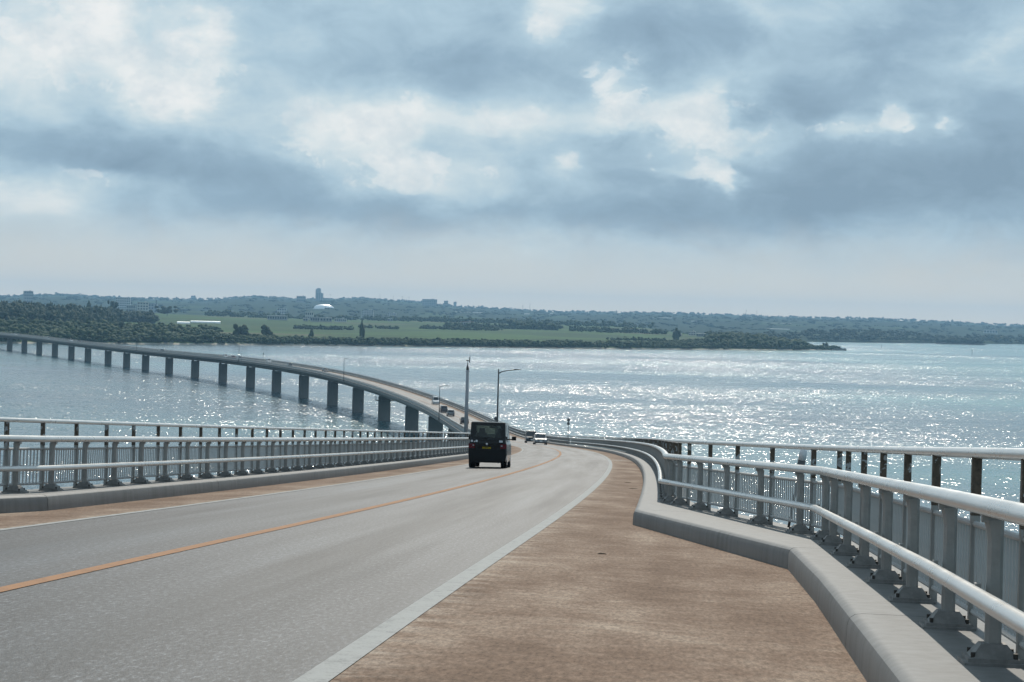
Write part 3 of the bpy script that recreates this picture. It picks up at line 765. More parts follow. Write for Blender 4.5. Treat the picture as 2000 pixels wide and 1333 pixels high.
# the black tall wagon ahead
van = car(79.2, -1.55, 'black boxy mini van driving away in the left lane with a yellow plate', M_blackpaint, L=3.4, W=1.475, Hh=1.75, belt=1.04, hood=.95, tail=1.06,
          cab=(-1.66, 1.02), roofc=(-1.58, .42), near=True, name='mini_van')
yb = -1.70
b = MB().box((0, yb + .02, .50), (1.40, .16, .46)); b.box((0, yb + .03, .255), (1.26, .14, .07)); b.build('rear_bumper', M_plastic, van)
for sx in (-1, 1):
    lamp = MB().box((sx * .60, yb - .012, .83), (.24, .06, .17)).build('tail_lamp_lens', M_red, van)
    MB().box((sx * .535, yb - .044, .85), (.06, .012, .045)).build('reversing_light', M_mast, lamp)
pl = MB().box((-.03, yb - .052, .72), (.33, .014, .165)).build('number_plate', M_yellow, van)
dg = MB()
for x0, segs in ((-.10, 'abc'), (-.035, 'abged'), (.045, 'abc'), (.105, 'abgcd')):
    S7 = dict(a=((0, .034), (.034, .008)), b=((.015, .017), (.008, .034)), c=((.015, -.017), (.008, .034)), d=((0, -.034), (.034, .008)), e=((-.015, -.017), (.008, .034)), g=((0, 0), (.034, .008)))
    for q in segs:
        (cx_, cz_), (dx_, dz_) = S7[q]; dg.box((-.03 + x0, yb - .062, .70 + cz_), (dx_, .008, dz_)).V
        for i in range(-8, 0):
            v = dg.V[i]; dg.V[i] = (v[0] + cx_, v[1], v[2])
dg.box((-.03, yb - .062, .775), (.12, .008, .022)); dg.build('plate_lettering', M_ink, pl)
MB().tube([(-.03, yb - .03, .915), (-.03, yb - .05, .915)], [.045, .04], 14).build('emblem', M_chrome, van)
MB().box((.37, yb - .05, .655), (.17, .01, .022)).build('model_badge', M_mast, van)
for x, z, r_ in ((-.60, 1.015, .045), (-.50, .995, .025), (-.42, 1.015, .045)):
    MB().tube([(x, yb + .01, z), (x, yb - .012, z)], r_, 14).build('round_sticker', M_sticker, van)
MB().box((.50, yb - .008, 1.02), (.13, .012, .075)).build('square_sticker', M_sticker, van)
MB().tube([(.42, yb + .2, .22), (.42, yb - .03, .215)], .028, 10).build('exhaust_pipe', M_mast, van)
wp = MB().tube([(0.02, yb + .03, 1.10), (-.30, yb + .055, 1.16)], .010, 6).build('rear_wiper', M_plastic, van)
for x in (-.36, .36):
    st_ = MB(); st_.box((x, .25, 1.0), (.48, .16, .66), taper=(.8, 1)); st_.box((x, .24, 1.40), (.27, .12, .22), taper=(.75, .8)); st_.box((x, .45, .72), (.46, .5, .14)); st_.build('front_seat', M_seat, van)
st_ = MB().box((0, -.75, .86), (1.2, .16, .5)); st_.box((-.36, -.76, 1.16), (.24, .1, .14)); st_.box((.36, -.76, 1.16), (.24, .1, .14)); st_.build('rear_seat', M_seat, van)
MB().box((0, 1.02, 1.0), (1.2, .35, .14)).build('dashboard', M_seat, van)
MB().box((.02, .55, 1.56), (.22, .03, .07)).build('inside_mirror', M_seat, van)

P_white = mat('white_car_paint', mottled((.62, .62, .62), (.68, .68, .68), 2, (.15, .2), 2)); P_silver = mat('silver_car_paint', mottled((.22, .225, .23), (.27, .275, .28), 2, (.2, .25), 2, metal=.6))
P_grey = mat('grey_car_paint', mottled((.10, .10, .11), (.13, .13, .14), 2, (.2, .25), 2, metal=.4)); P_darkc = mat('dark_car_paint', mottled((.018, .02, .024), (.025, .027, .03), 2, (.15, .2), 2))
P_redc = mat('maroon_car_paint', mottled((.10, .012, .015), (.14, .018, .02), 2, (.15, .2), 2))
G1 = 'cars driving on the bridge'
SED = dict(L=4.3, W=1.70, Hh=1.46, belt=.88, hood=.80, cab=(-1.7, .85), roofc=(-1.0, .10))
MPV = dict(L=4.0, W=1.68, Hh=1.72, belt=1.0, hood=.92, cab=(-1.9, 1.0), roofc=(-1.75, .35))
car(292, 1.75, 'dark oncoming minivan behind the silver car at the bend', P_darkc, oncoming=True, group=G1, **MPV)
car(268, 1.55, 'silver oncoming saloon with glinting windscreen at the bend', P_silver, oncoming=True, group=G1, **SED)
car(481, -1.5, 'pale silver hatchback driving away, lowest of the three cars on the bridge', P_silver, group=G1, **dict(SED, L=3.9, Hh=1.52, roofc=(-1.5, .1), cab=(-1.85, .85)))
car(501, -1.45, 'dark grey minivan driving away between two pale cars on the bridge', P_grey, group=G1, **MPV)
car(549, 1.45, 'white oncoming high-roof van, highest of the three vehicles on the bridge', P_white, oncoming=True, group=G1, name='white_van', **dict(MPV, L=4.4, Hh=1.98, belt=1.1, W=1.69))
car(437, -1.5, 'dark car half hidden behind the pole and the black van', P_darkc, group=G1, **SED)
for s, o, pt_, lab in ((772, 1.5, P_grey, 'tiny dark car on the far bridge nearest the mid-bridge lamp'), (826, -1.5, P_darkc, 'tiny dark car on the far bridge past two piers from the lamp'),
                       (880, 1.5, P_white, 'tiny gleaming white car on the far bridge by the round sign'), (925, -1.5, P_white, 'tiny bright white car just past the tiny round sign'),
                       (950, 1.5, P_redc, 'tiny dark red car on the far bridge between white cars'), (965, 1.5, P_white, 'tiny pale car just beyond the dark red car'),
                       (1098, 1.5, P_darkc, 'tiny black car alone on the straight distant bridge'), (1318, 1.5, P_grey, 'faint grey car on the distant bridge below the dark wood'),
                       (1342, 1.5, P_white, 'faint pale car on the distant bridge below the dark wood'), (1402, -1.5, P_white, 'faint white car where the distant bridge bends up'), (1530, 1.5, P_white, 'faintest pale car at the far end of the bridge')):
    car(s, o, lab, pt_, group=G1, oncoming=o > 0, **(MPV if pt_ is P_white else SED))

# ------------------------------------------------------------------ sea
sea = pydata('sea', [(-11700, -11700, 0), (11700, -11700, 0), (11700, 11700, 0), (-11700, 11700, 0)], [(0, 1, 2, 3)])
tag(link('sea', sea, None, M_water), kind='structure')

# ------------------------------------------------------------------ land
def sm(x): x = np.clip(x, 0, 1); return x * x * (3 - 2 * x)
def tabf(*pts):
    a = np.array(pts, float); return lambda x: np.interp(x, a[:, 0], a[:, 1])
shore = tabf((-900, 1500), (-300, 1640), (0, 1760), (250, 1850), (450, 1940), (700, 2060), (1000, 2190), (1200, 2290), (1400, 2450), (1500, 2540), (1580, 2660), (1660, 2800))
depth = tabf((-900, 2600), (1150, 2300), (1300, 1500), (1420, 620), (1520, 330), (1590, 150), (1660, 30))
endf = tabf((1250, 1), (1420, .85), (1500, .75), (1560, .5), (1620, .3), (1660, .12))
back = tabf((-900, 3600), (1200, 3700), (1540, 3850), (1700, 4150), (2000, 4900), (2900, 5400))
ridge = tabf((-900, 52), (0, 50), (110, 60), (250, 55), (400, 57), (500, 70), (560, 66), (620, 67), (700, 73), (800, 67), (900, 55), (960, 53), (1100, 47), (1240, 52), (1400, 51), (1500, 50), (1700, 51), (1850, 48), (2000, 41), (2900, 30))
_ph = RNG.uniform(0, 6.28, (3, 12)); _kx = RNG.uniform(.002, .012, 12); _ky = RNG.uniform(.002, .012, 12) * RNG.choice([-1, 1], 12)
def rough(x, y): return sum(np.sin(x * _kx[i] + y * _ky[i] + _ph[0, i]) for i in range(12)) / 6
def h_near(px, t, x, y):
    d = depth(px); z = 2.5 * sm(t / 14) + 4.0 * sm(t / 230) + 12.5 * sm((t - 150) / 1900)
    z += 9 * np.exp(-((px + 30) / 260) ** 2) * sm((t - 120) / 520) + 5 * np.exp(-((px - 1455) / 75) ** 2) * sm((t - 20) / 90) * sm((d - t) / 90)
    z = z * endf(px) + rough(x, y) * 1.0 * sm(t / 200)
    z = np.where(px > 1280, z * sm((d - t) / 60) - 1.2 * (1 - sm((d - t) / 30)), z)
    return z - .9 * (1 - sm(t / 8))
def h_back(px, r, x, y):
    rb = back(px); rr = np.where(px < 1400, 6500, 6500 - 0 * px); u = np.clip((r - rb) / (10000 - rb), 0, 1.4)
    z = 2.5 * sm((r - rb) / 20) + (24 + 2.5 * (ridge(px) - 26) / 1.625 - 2.5) * (sm(u) * .62 + .38 * sm(u * 2.0)) - 30 * sm((r - 10400) / 1000)
    front = 15 * np.exp(-((px - 1690) / 140) ** 2) * np.exp(-((r - rb - 330) / 240) ** 2) + 9 * np.exp(-((px - 1960) / 90) ** 2) * np.exp(-((r - rb - 260) / 200) ** 2)
    return z + front + rough(x * 1.3, y * 1.3) * 3.0 * sm((r - rb) / 500) - .9 * (1 - sm((r - rb) / 10))
def xy(px, r):
    a = np.arctan((np.asarray(px) - 1000.0) / FPX); return r * np.sin(a), r * np.cos(a)
def polar_mesh(name, pxs, rows, rfun, hfun, m):
    V = np.zeros((len(rows), len(pxs), 3))
    for i, q in enumerate(rows):
        r = rfun(pxs, q); x, y = xy(pxs, r); V[i, :, 0] = x; V[i, :, 1] = y; V[i, :, 2] = hfun(pxs, q, r, x, y)
    n = len(pxs); F = [(i * n + j, i * n + j + 1, (i + 1) * n + j + 1, (i + 1) * n + j) for i in range(len(rows) - 1) for j in range(n - 1)]
    me = pydata(name, V.reshape(-1, 3), F, True); return tag(link(name, me, None, m), kind='structure')
def fields(t, b, o):
    co = t.n('ShaderNodeNewGeometry').outputs['Position']
    rot = t.n('ShaderNodeMapping'); rot.inputs['Rotation'].default_value = (0, 0, .25); t.set(rot.inputs[0], co)
    v = t.v('MULTIPLY', rot.outputs[0], (.0075, .0055, 0))
    vo = t.n('ShaderNodeTexVoronoi'); vo.distance = 'CHEBYCHEV'; t.set(vo.inputs['Vector'], v); vo.inputs['Scale'].default_value = 1.0; vo.inputs['Randomness'].default_value = .8
    c = t.sep(vo.outputs['Color'])[0]
    n = t.noise(co, .05, 4, .6)
    base = t.ramp(c, [(.1, (.018, .048, .010)), (.35, (.026, .066, .012)), (.6, (.036, .086, .015)), (.85, (.024, .060, .012)), (.97, (.075, .075, .035))])
    k = t.v('SCALE', base); t.set(k.node.inputs['Scale'], t.m('ADD', .55, t.m('MULTIPLY', n, .9)))
    z = t.sep(co)[2]
    t.set(b.inputs['Base Color'], t.mix(t.m('LESS_THAN', z, t.m('ADD', .9, t.m('MULTIPLY', n, 1.2))), k, (.36, .33, .27)))
    b.inputs['Roughness'].default_value = .9; b.inputs['Specular IOR Level'].default_value = .1
def backland(t, b, o):
    co = t.n('ShaderNodeNewGeometry').outputs['Position']
    n = t.noise(co, .012, 5, .65); n2 = t.noise(t.v('MULTIPLY', co, (1, .35, 1)), .0035, 3, .6)
    f_ = t.ramp(n, [(.35, (.012, .024, .013)), (.65, (.022, .040, .019))])
    t.set(b.inputs['Base Color'], t.mix(t.ramp(n2, [(.55, 0.0), (.62, 1.0)]), f_, (.034, .060, .022)))
    b.inputs['Roughness'].default_value = .95; b.inputs['Specular IOR Level'].default_value = .05
M_field = mat('field_crops', fields); M_back = mat('wooded_hill', backland)
pxs = np.r_[np.arange(-900, -100, 16.), np.arange(-100, 1664, 7.)]
rows = np.r_[0, 3, 6, 10, 15, 22, 30, 45, 60, 80, 100, 130, 160, 200, 250, 300, 370, 450, 540, 650, 780, 920, 1080, 1260, 1450, 1650, 1850, 2050, 2300] / 2300.0
near_r = lambda px, q: shore(px) + q * depth(px)
polar_mesh('headland', pxs, rows, near_r, lambda px, q, r, x, y: h_near(px, r - shore(px), x, y), M_field)
pxb = np.arange(-900, 2901, 9.)
rowsb = np.r_[0, 8, 20, 40, 70, 110, 160, 230, 310, 400, 500, 620, 760, 920, 1100, 1300, 1500, 1720, 1950, 2200, 2450, 2700, 2950, 3300, 3700, 4100, 4500, 4900, 5300, 5600, 5900, 6150, 6400, 6800, 7300]
polar_mesh('hills', pxb, rowsb, lambda px, q: np.minimum(back(px) + q, 11000 + q * .01), lambda px, q, r, x, y: h_back(px, r, x, y), M_back)
def ground_z(px, r):
    px, r = np.asarray(px, float), np.asarray(r, float); x, y = xy(px, r); t_ = r - shore(px)
    zn = np.where((t_ > 0) & (t_ < depth(px)) & (px < 1660), h_near(px, t_, x, y), -5); zb = np.where(r > back(px), h_back(px, r, x, y), -5)
    return np.maximum(zn, zb)

# foliage: clumps of small facets, several templates
ICO_V = None
def ico():
    bm = bmesh.new(); bmesh.ops.create_icosphere(bm, subdivisions=1, radius=1); V = np.array([v.co[:] for v in bm.verts]); F = np.array([[v.index for v in f.verts] for f in bm.faces]); bm.free(); return V, F
IV, IF = ico()
def crown_template(kind, n):
    Vs, Fs = [], []; k = 0
    for i in range(n):
        if kind == 'round': c = RNG.normal(0, 1, 3) * (.30, .30, .17); c[2] += .56; r = RNG.uniform(.20, .36); s_ = np.array([1, 1, .75])
        elif kind == 'tall':
            u = i / max(1, n - 1); c = np.r_[RNG.normal(0, .10, 2) * (1.2 - u), .18 + .74 * u]; r = (.26 * (1 - u) + .07) * RNG.uniform(.8, 1.25); s_ = np.array([1, 1, 1.5])
        else: c = RNG.normal(0, 1, 3) * (.42, .42, .08); c[2] += .35; r = RNG.uniform(.22, .34); s_ = np.array([1, 1, .8])
        V = IV * r * s_ * RNG.uniform(.62, 1.25, (len(IV), 1)) + c
        Vs.append(V); Fs.append(IF + k); k += len(V)
    return np.vstack(Vs), np.vstack(Fs)
TPL = dict(round=[crown_template('round', 7) for _ in range(7)], tall=[crown_template('tall', 6) for _ in range(5)], scrub=[crown_template('scrub', 4) for _ in range(5)])
def merge_trees(name, items, m, parent=None):
    """items: (x, y, z, radius, height, kind)"""
    Vs, Fs, k = [], [], 0
    for (x, y, z, r, h, kind) in items:
        V, F = TPL[kind][RNG.integers(len(TPL[kind]))]; a = RNG.uniform(0, 6.28); c, s_ = math.cos(a), math.sin(a)
        W_ = np.empty_like(V); W_[:, 0] = (V[:, 0] * c - V[:, 1] * s_) * 2 * r + x; W_[:, 1] = (V[:, 0] * s_ + V[:, 1] * c) * 2 * r + y; W_[:, 2] = V[:, 2] * h + z
        Vs.append(W_); Fs.append(F + k); k += len(V)
    V = np.vstack(Vs).astype(np.float32); F = np.vstack(Fs).astype(np.int32)
    me = bpy.data.meshes.new(name); me.vertices.add(len(V)); me.vertices.foreach_set('co', V.ravel()); me.loops.add(F.size); me.loops.foreach_set('vertex_index', F.ravel())
    me.polygons.add(len(F)); me.polygons.foreach_set('loop_start', np.arange(0, F.size, 3)); me.polygons.foreach_set('loop_total', np.full(len(F), 3)); me.update(calc_edges=True)
    return link(name, me, parent, m)
def leafy(c1, c2):
    def f(t, b, o):
        co = t.n('ShaderNodeNewGeometry').outputs['Position']
        n = t.m('ADD', t.m('MULTIPLY', t.noise(co, .09, 3, .6), .6), t.m('MULTIPLY', t.noise(co, .8, 2, .6), .4))
        t.set(b.inputs['Base Color'], t.ramp(n, [(.32, c1), (.68, c2)])); b.inputs['Roughness'].default_value = .8; b.inputs['Specular IOR Level'].default_value = .15
    return f
M_leaf = mat('coast_foliage', leafy((.018, .034, .014), (.048, .078, .026))); M_leafd = mat('wood_foliage', leafy((.012, .024, .013), (.030, .052, .022)))
def scatter(n, px0, px1, r_fn, rad, hgt, kinds, keep=None):
    out = []
    px = RNG.uniform(px0, px1, n); r = r_fn(px, RNG.uniform(0, 1, n))
    z = ground_z(px, r); x, y = xy(px, r)
    for i in range(n):
        if z[i] < .4 or (keep is not None and not keep(px[i], r[i])): continue
        k = kinds[RNG.integers(len(kinds))]; s_ = RNG.uniform(.7, 1.3)
        out.append((x[i], y[i], z[i] - .4, rad * s_, hgt * s_ * RNG.uniform(.8, 1.25), k))
    return out
RD = ['round', 'round', 'round', 'scrub']
belt = tabf((-900, 330), (0, 330), (330, 230), (480, 110), (560, 60), (700, 40), (900, 55), (1000, 40), (1150, 60), (1250, 110), (1400, 220), (1500, 210), (1590, 120), (1660, 25))
it = scatter(4600, -260, 1652, lambda px, u: shore(px) + 7 + np.minimum(belt(px), depth(px) * .9) * u ** 1.15, 3.0, 4.6, RD)
it += scatter(1500, -260, 420, lambda px, u: shore(px) + 10 + 320 * u, 4.0, 7.5, RD)
it += scatter(500, 1380, 1570, lambda px, u: shore(px) + 25 + (depth(px) - 40) * u, 4.6, 8.0, ['round'])
tag(merge_trees('coastal_scrub', it, M_leaf), 'dark green scrub and low trees along the near shore', 'vegetation', kind='stuff')
it = scatter(2900, -320, 235, lambda px, u: shore(px) + 420 + 480 * u, 4.4, 12.5, ['tall', 'tall', 'round'], keep=lambda px, r: px < 150 + RNG.uniform(0, 90))
it += scatter(500, 140, 300, lambda px, u: shore(px) + 800 + 350 * u, 4.5, 10, ['round', 'round', 'tall'])
tag(merge_trees('dark_wood', it, M_leafd), 'dense dark wood of slender trees on the slope above the bridge end', 'wood', kind='stuff')
it = []
for (pxa, pxb_, ra, rb_, n, hg) in ((575, 690, 2760, 2790, 75, 5), (700, 780, 2950, 2970, 45, 4.5), (870, 1000, 3300, 3380, 110, 7), (1000, 1090, 3330, 3390, 90, 10), (820, 980, 3080, 3130, 110, 5),
                                (1110, 1300, 3250, 3330, 90, 7), (400, 560, 3950, 4050, 70, 9), (560, 800, 3900, 4100, 130, 8), (800, 1350, 3900, 4300, 330, 9), (-260, 300, 2250, 2290, 170, 6), (1180, 1400, 2620, 2650, 90, 4)):
    it += scatter(n, pxa, pxb_, lambda px, u, ra=ra, rb_=rb_: ra + (rb_ - ra) * u + 20 * np.sin(px * .02), hg * .5, hg, RD)
tag(merge_trees('windbreak_trees', it, M_leaf), 'rows of windbreak trees between green cane fields', 'vegetation', kind='stuff')
it = scatter(2000, -300, 2300, lambda px, u: back(px) + 12 + 500 * u ** 1.6, 5.5, 8, RD, keep=lambda px, r: px > 1380)
it += scatter(1500, -300, 2300, lambda px, u: 4900 + 4800 * u, 7.5, 6, RD)
it += scatter(900, -300, 2300, lambda px, u: 9800 + 300 * u, 7, 10, ['round', 'round', 'tall'])
tag(merge_trees('hill_woods', it, M_leafd), 'hazy blue woods covering the far ridge', 'wood', kind='stuff')

# islet off the right shore
pi, ri = 1875.0, 4350.0; ix, iy = xy(pi, ri)
isl = tag(empty('wooded_islet', (float(ix), float(iy), 0)), 'small dark wooded islet lying before the far right shore', 'island')
V = []; F = []; n = 28
for k, (rr, z) in enumerate(((1.06, -.8), (1.0, .8), (.9, 3.0), (.6, 6.0), (.0, 7.5))):
    for j in range(n):
        a = 2 * math.pi * j / n; q = rr * (1 + .10 * math.sin(3 * a + k) + .06 * math.sin(7 * a)); V.append((50 * q * math.cos(a), 30 * q * math.sin(a), z))
for k in range(4):
    for j in range(n): F.append((k * n + j, k * n + (j + 1) % n, (k + 1) * n + (j + 1) % n, (k + 1) * n + j))
link('rock', pydata('rock', V, F, True), isl, mat('coral_rock', mottled((.06, .06, .055), (.15, .145, .13), .2, (.8, .9))))
it = []
for i in range(340):
    a, q = RNG.uniform(0, 6.28), math.sqrt(RNG.uniform(0, 1)) * .93; it.append((50 * q * math.cos(a), 30 * q * math.sin(a), 5.5 - 4.5 * q * q, 4.2, RNG.uniform(5.5, 9.5), 'round'))
merge_trees('crown', it, M_leafd, isl)

# trees that stand out one by one
def tree(px, r, h, rad, kind, label, cat='tree'):
    x, y = xy(px, r); z = float(ground_z(px, r)); root = tag(empty('tree', (float(x), float(y), max(z, .3) - .3)), label, cat, 'trees standing clear of the woods')
    b = MB().tube([(0, 0, 0), (.05 * h, .02 * h, h * .25), (0, 0, h * .55)], [h * .035, h * .028, h * .015], 7)
    for a in (0.4, 2.3, 4.4): b.tube([(0.02 * h, .01 * h, h * .3), (math.cos(a) * rad * .5, math.sin(a) * rad * .5, h * .55)], [h * .014, h * .006], 5)
    b.build('trunk', mat('bark', col=(.03, .022, .017), rough=.9), root)
    its = [(RNG.normal(0, rad * .12), RNG.normal(0, rad * .12), h * .05 * k - .02 * h, rad * (1 - .12 * k), h, kind) for k in range(3)]
    merge_trees('crown', its, M_leafd, root)
for a in ((220, 2950, 24, 6.5, 'round', 'tall round-headed tree standing above the wood beside the pale apartment block'), (173, 2800, 22, 7, 'tall', 'pointed tree rising from the right end of the dark wood'),
          (195, 2900, 15, 5, 'round', 'small tree poking up between the pointed tree and the round-headed tree'), (325, 3500, 17, 11, 'round', 'dark spreading tree right of the lattice tower'),
          (707, 2200, 20, 3.6, 'tall', 'lone slender dark tree on the shore below the green fields, right of the dome'), (526, 2080, 13, 5, 'round', 'dark tree on the shore left of the lone slender tree'),
          (607, 2130, 11, 4, 'tall', 'shorter dark tree on the shore just left of the lone slender tree'), (1320, 2900, 17, 7, 'tall', 'dark conical tree above the right end of the fields'),
          (1613, 2760, 9, 3.2, 'round', 'small bushy tree at the sandy tip of the headland'), (472, 2040, 15, 6, 'round', 'dark tree on the shore farthest left of the three shore trees'),
          (1000, 3380, 15, 7, 'round', 'broad tree at the back edge of the middle fields')): tree(*a)
def palm(px, r, h, label):
    x, y = xy(px, r); z = float(ground_z(px, r)); root = tag(empty('palm_tree', (float(x), float(y), z)), label, 'palm', 'palms on the ridge skyline')
    MB().tube([(0, 0, 0), (.3, 0, h * .5), (.1, 0, h)], [.5, .4, .35], 6).build('trunk', M_leafd, root)
    b = MB()
    for k in range(9):
        a = k * .7; d = Vector((math.cos(a), math.sin(a), 0)) * 1.5; p0 = Vector((.1, 0, h)); p1 = p0 + d * 2.8 + Vector((0, 0, 1.3)); p2 = p0 + d * 5 + Vector((0, 0, -.6)); n_ = Vector((-d.y, d.x, 0)) * .7
        b.add([p0 - n_ * .3, p0 + n_ * .3, p1 + n_, p1 - n_, p2, p1 + Vector((0, 0, .3))], [(0, 1, 2, 3), (3, 2, 4), (0, 3, 5), (1, 5, 2), (3, 4, 5), (2, 5, 4)])
    b.build('crown', M_leafd, root)
for px, lab in ((643, 'palm on the skyline just right of the tall tower'), (740, 'first palm on the skyline right of the dome'), (766, 'second palm on the skyline right of the dome'), (784, 'third palm on the skyline right of the dome'), (797, 'fourth palm on the skyline, nearest the long hotel')): palm(px, 9950, 26, lab)

# ------------------------------------------------------------------ buildings
M_bw = mat('pale_render', mottled((.42, .42, .40), (.52, .52, .50), .15, (.8, .9), 4)); M_bg = mat('grey_render', mottled((.24, .25, .25), (.32, .33, .33), .15, (.8, .9), 4))
M_win = mat('window_glass', col=(.03, .04, .05), rough=.1); M_sheet = mat('white_sheet_roof', col=(.80, .80, .79), rough=.34, metal=.6); M_tile = mat('red_tile_roof', mottled((.22, .09, .06), (.30, .13, .09), .5, (.8, .9), 3))
M_film = mat('greenhouse_film', col=(.82, .83, .82), rough=.38, metal=.5)
def at(px, py, r):
    d = px_ray(px, py); k = r / math.hypot(d[0], d[1]); return Vector((d[0] * k, d[1] * k, CAM_Z + d[2] * k))
def find_r(px, py, rmin):
    d = px_ray(px, py); k = d[2] / math.hypot(d[0], d[1]); rr = np.arange(rmin, 10300, 25.0)
    hit = np.nonzero(ground_z(np.full(len(rr), float(px)), rr) >= CAM_Z + k * rr)[0]
    return float(rr[hit[0]]) if len(hit) else 9950.0
def building(px0, px1, yt, yb_, r, label, name='building', cat='building', m=None, floors=3, cols=5, dep=12, step=None, roofm=None, group=None):
    r = find_r((px0 + px1) / 2, yb_, r * .8); c = at((px0 + px1) / 2, yb_, r); top = at((px0 + px1) / 2, yt, r).z; W_ = (px1 - px0) * r / FPX; gz = min(c.z, float(ground_z((px0 + px1) / 2, r))) - 1
    az_ = math.atan2(c.x, c.y); root = tag(empty(name, (c.x, c.y, gz), (0, 0, -az_ + random.uniform(-.12, .12))), label, cat, group)
    hh = top - gz; m = m or M_bw
    MB().box((0, dep / 2, hh / 2), (W_, dep, hh)).build('wall', m, root)
    rf_ = MB().box((0, dep / 2, hh + .2), (W_ + .7, dep + .7, .4)).build('roof', roofm or m, root)
    MB().box((W_ * .22, dep * .5, hh + 1.3), (W_ * .16, dep * .3, 1.8)).build('stair_head', m, rf_)
    z0 = c.z - gz; ch = (hh - max(z0, 0)) / max(floors, 1); ww = W_ / cols
    for f_ in range(floors):
        for k in range(cols):
            MB().box((-W_ / 2 + (k + .5) * ww, -.03, max(z0, 0) + (f_ + .55) * ch), (ww * .58, .12, ch * .48)).build('window', M_win, root)
    return root
building(47.5, 64, 569, 592, 6350, 'boxy apartment block on the skyline above the dark wood', m=M_bg, floors=4, cols=4, dep=25)
building(226, 254, 582, 604, 4300, 'pale apartment block right of the round-headed tree', floors=5, cols=7, dep=14)
building(268, 289, 591, 612, 3900, 'pale flat-roofed block left of the lattice tower', m=M_bw, floors=4, cols=4, dep=14)
building(289, 306, 594, 611, 4050, 'paler block adjoining the lattice tower', m=M_bg, floors=3, cols=3, dep=14)
building(247, 264, 597, 610, 3800, 'low block with pinkish walls under the pale apartments', m=M_bg, floors=2, cols=4, dep=10)
building(373, 382, 578, 585, 6400, 'tiny block alone on the left skyline', m=M_bg, floors=2, cols=2, dep=18)
building(579, 597, 579, 590, 6450, 'long low block on the skyline just left of the tall tower', m=M_bg, floors=2, cols=5, dep=20)
tw = building(617, 630.5, 573, 588, 6420, 'tall stepped tower on the skyline with a rounded top', name='tower', cat='tower', m=M_bg, floors=6, cols=3, dep=20)
hh = at(620, 563, math.hypot(tw.location.x, tw.location.y)).z - tw.location.z
MB().box((-5.5, 9, hh * .5), (20, 16, hh - 8)).build('upper_storeys', M_bg, tw)
MB().tube([(-4, 9, hh - 12), (-4, 9, hh - 3), (-4, 9, hh)], [8, 8, 5.5], 14).build('rounded_top', M_bg, tw)
building(541, 559, 603, 618, 3900, 'three-storey white house with balconies at the field edge', floors=3, cols=4, dep=12)
building(522, 560, 617, 626, 3750, 'long low grey house with a white roof edge at the field edge', m=M_bg, floors=1, cols=8, dep=12, roofm=M_sheet)
building(596, 612, 610, 625, 3850, 'two-storey house with a small roof tower below the dome', m=M_bw, floors=2, cols=4, dep=12)
building(606, 624, 620, 629, 3650, 'low pale house just below the small roof tower', m=M_bg, floors=1, cols=4, dep=10)
building(625, 648, 621, 629, 3640, 'low shed with a bright white roof at the field edge', name='shed', m=M_bg, floors=1, cols=4, dep=12, roofm=M_sheet)
building(592, 601, 622, 628, 3660, 'small shed with a glinting roof left of the low pale house', name='shed', m=M_bg, floors=1, cols=2, dep=9, roofm=M_sheet)
building(653, 676, 623, 629, 3700, 'row of low pale houses right of the white-roofed shed', m=M_bw, floors=1, cols=6, dep=9)
building(706, 729, 606, 624, 4300, 'pale five-storey block faint in the haze, left of two', floors=5, cols=5, dep=14)
building(757, 773, 612, 624, 4250, 'pale lower block faint in the haze, right of two', floors=3, cols=4, dep=14)
building(757, 767, 623, 628, 3600, 'hut with a bright roof below the paler hazy block', name='shed', m=M_bg, floors=1, cols=2, dep=9, roofm=M_sheet)
building(440, 457, 608, 616, 4000, 'house with a slanted white roof left of the three-storey house', m=M_bg, floors=1, cols=3, dep=9, roofm=M_sheet)
building(825, 853.5, 585, 598, 6400, 'long hotel block on the skyline with small roof boxes', m=M_bg, floors=4, cols=8, dep=22)
building(867, 875, 588, 599, 6430, 'narrow block on the skyline just right of the long hotel', m=M_bg, floors=3, cols=2, dep=16)
building(886, 891.5, 590, 599, 6430, 'narrowest block on the skyline, right of the long hotel', m=M_bg, floors=3, cols=2, dep=16)
building(900, 925, 629, 640, 3500, 'pinkish low houses among trees in the middle fields', m=M_bg, floors=1, cols=5, dep=10, roofm=M_tile)
building(1345, 1358, 648, 656, 3050, 'white house above the right end of the fields', floors=2, cols=3, dep=9)
building(1360, 1378, 652, 658, 3040, 'long low white house next to the white house above the fields', m=M_bg, floors=1, cols=4, dep=9, roofm=M_sheet)
building(1248, 1262, 644, 651, 3150, 'small grey house left of the dark conical tree', m=M_bg, floors=1, cols=3, dep=9)
building(1324, 1331, 653, 657, 2900, 'hut with a bright roof right of the dark conical tree', name='shed', m=M_bg, floors=1, cols=2, dep=7, roofm=M_sheet)
building(1922, 1948, 645, 652, 5350, 'pale houses in a clearing on the far right slope', m=M_bw, floors=1, cols=5, dep=12)
# arena with a white shell roof
AR = find_r(632.5, 604, 4300); c = at(632.5, 604, AR); dm = tag(empty('arena', (c.x, c.y, c.z - 4), (0, 0, -math.atan2(c.x, c.y))), 'arena with a gleaming white domed shell roof on the hillside', 'arena')
V = []; F = []; n = 24; m_ = 10
for i in range(m_ + 1):
    u = i / m_; zz = 12.5 * math.sin(u * math.pi / 2) + 3; q = math.cos(u * math.pi / 2) ** .8
    for j in range(n): a = 2 * math.pi * j / n; V.append((27 * AR / 5200 * q * math.cos(a), 20 * q * math.sin(a) + 20, zz * AR / 5200))
for i in range(m_):
    for j in range(n): F.append((i * n + j, i * n + (j + 1) % n, (i + 1) * n + (j + 1) % n, (i + 1) * n + j))
link('roof', pydata('roof', V, F, True), dm, M_sheet)
b = MB()
for j in range(n):
    a = 2 * math.pi * j / n; b.box((25 * math.cos(a), 18.5 * math.sin(a) + 20, -1), (7, 1, 9), rz=a + math.pi / 2)
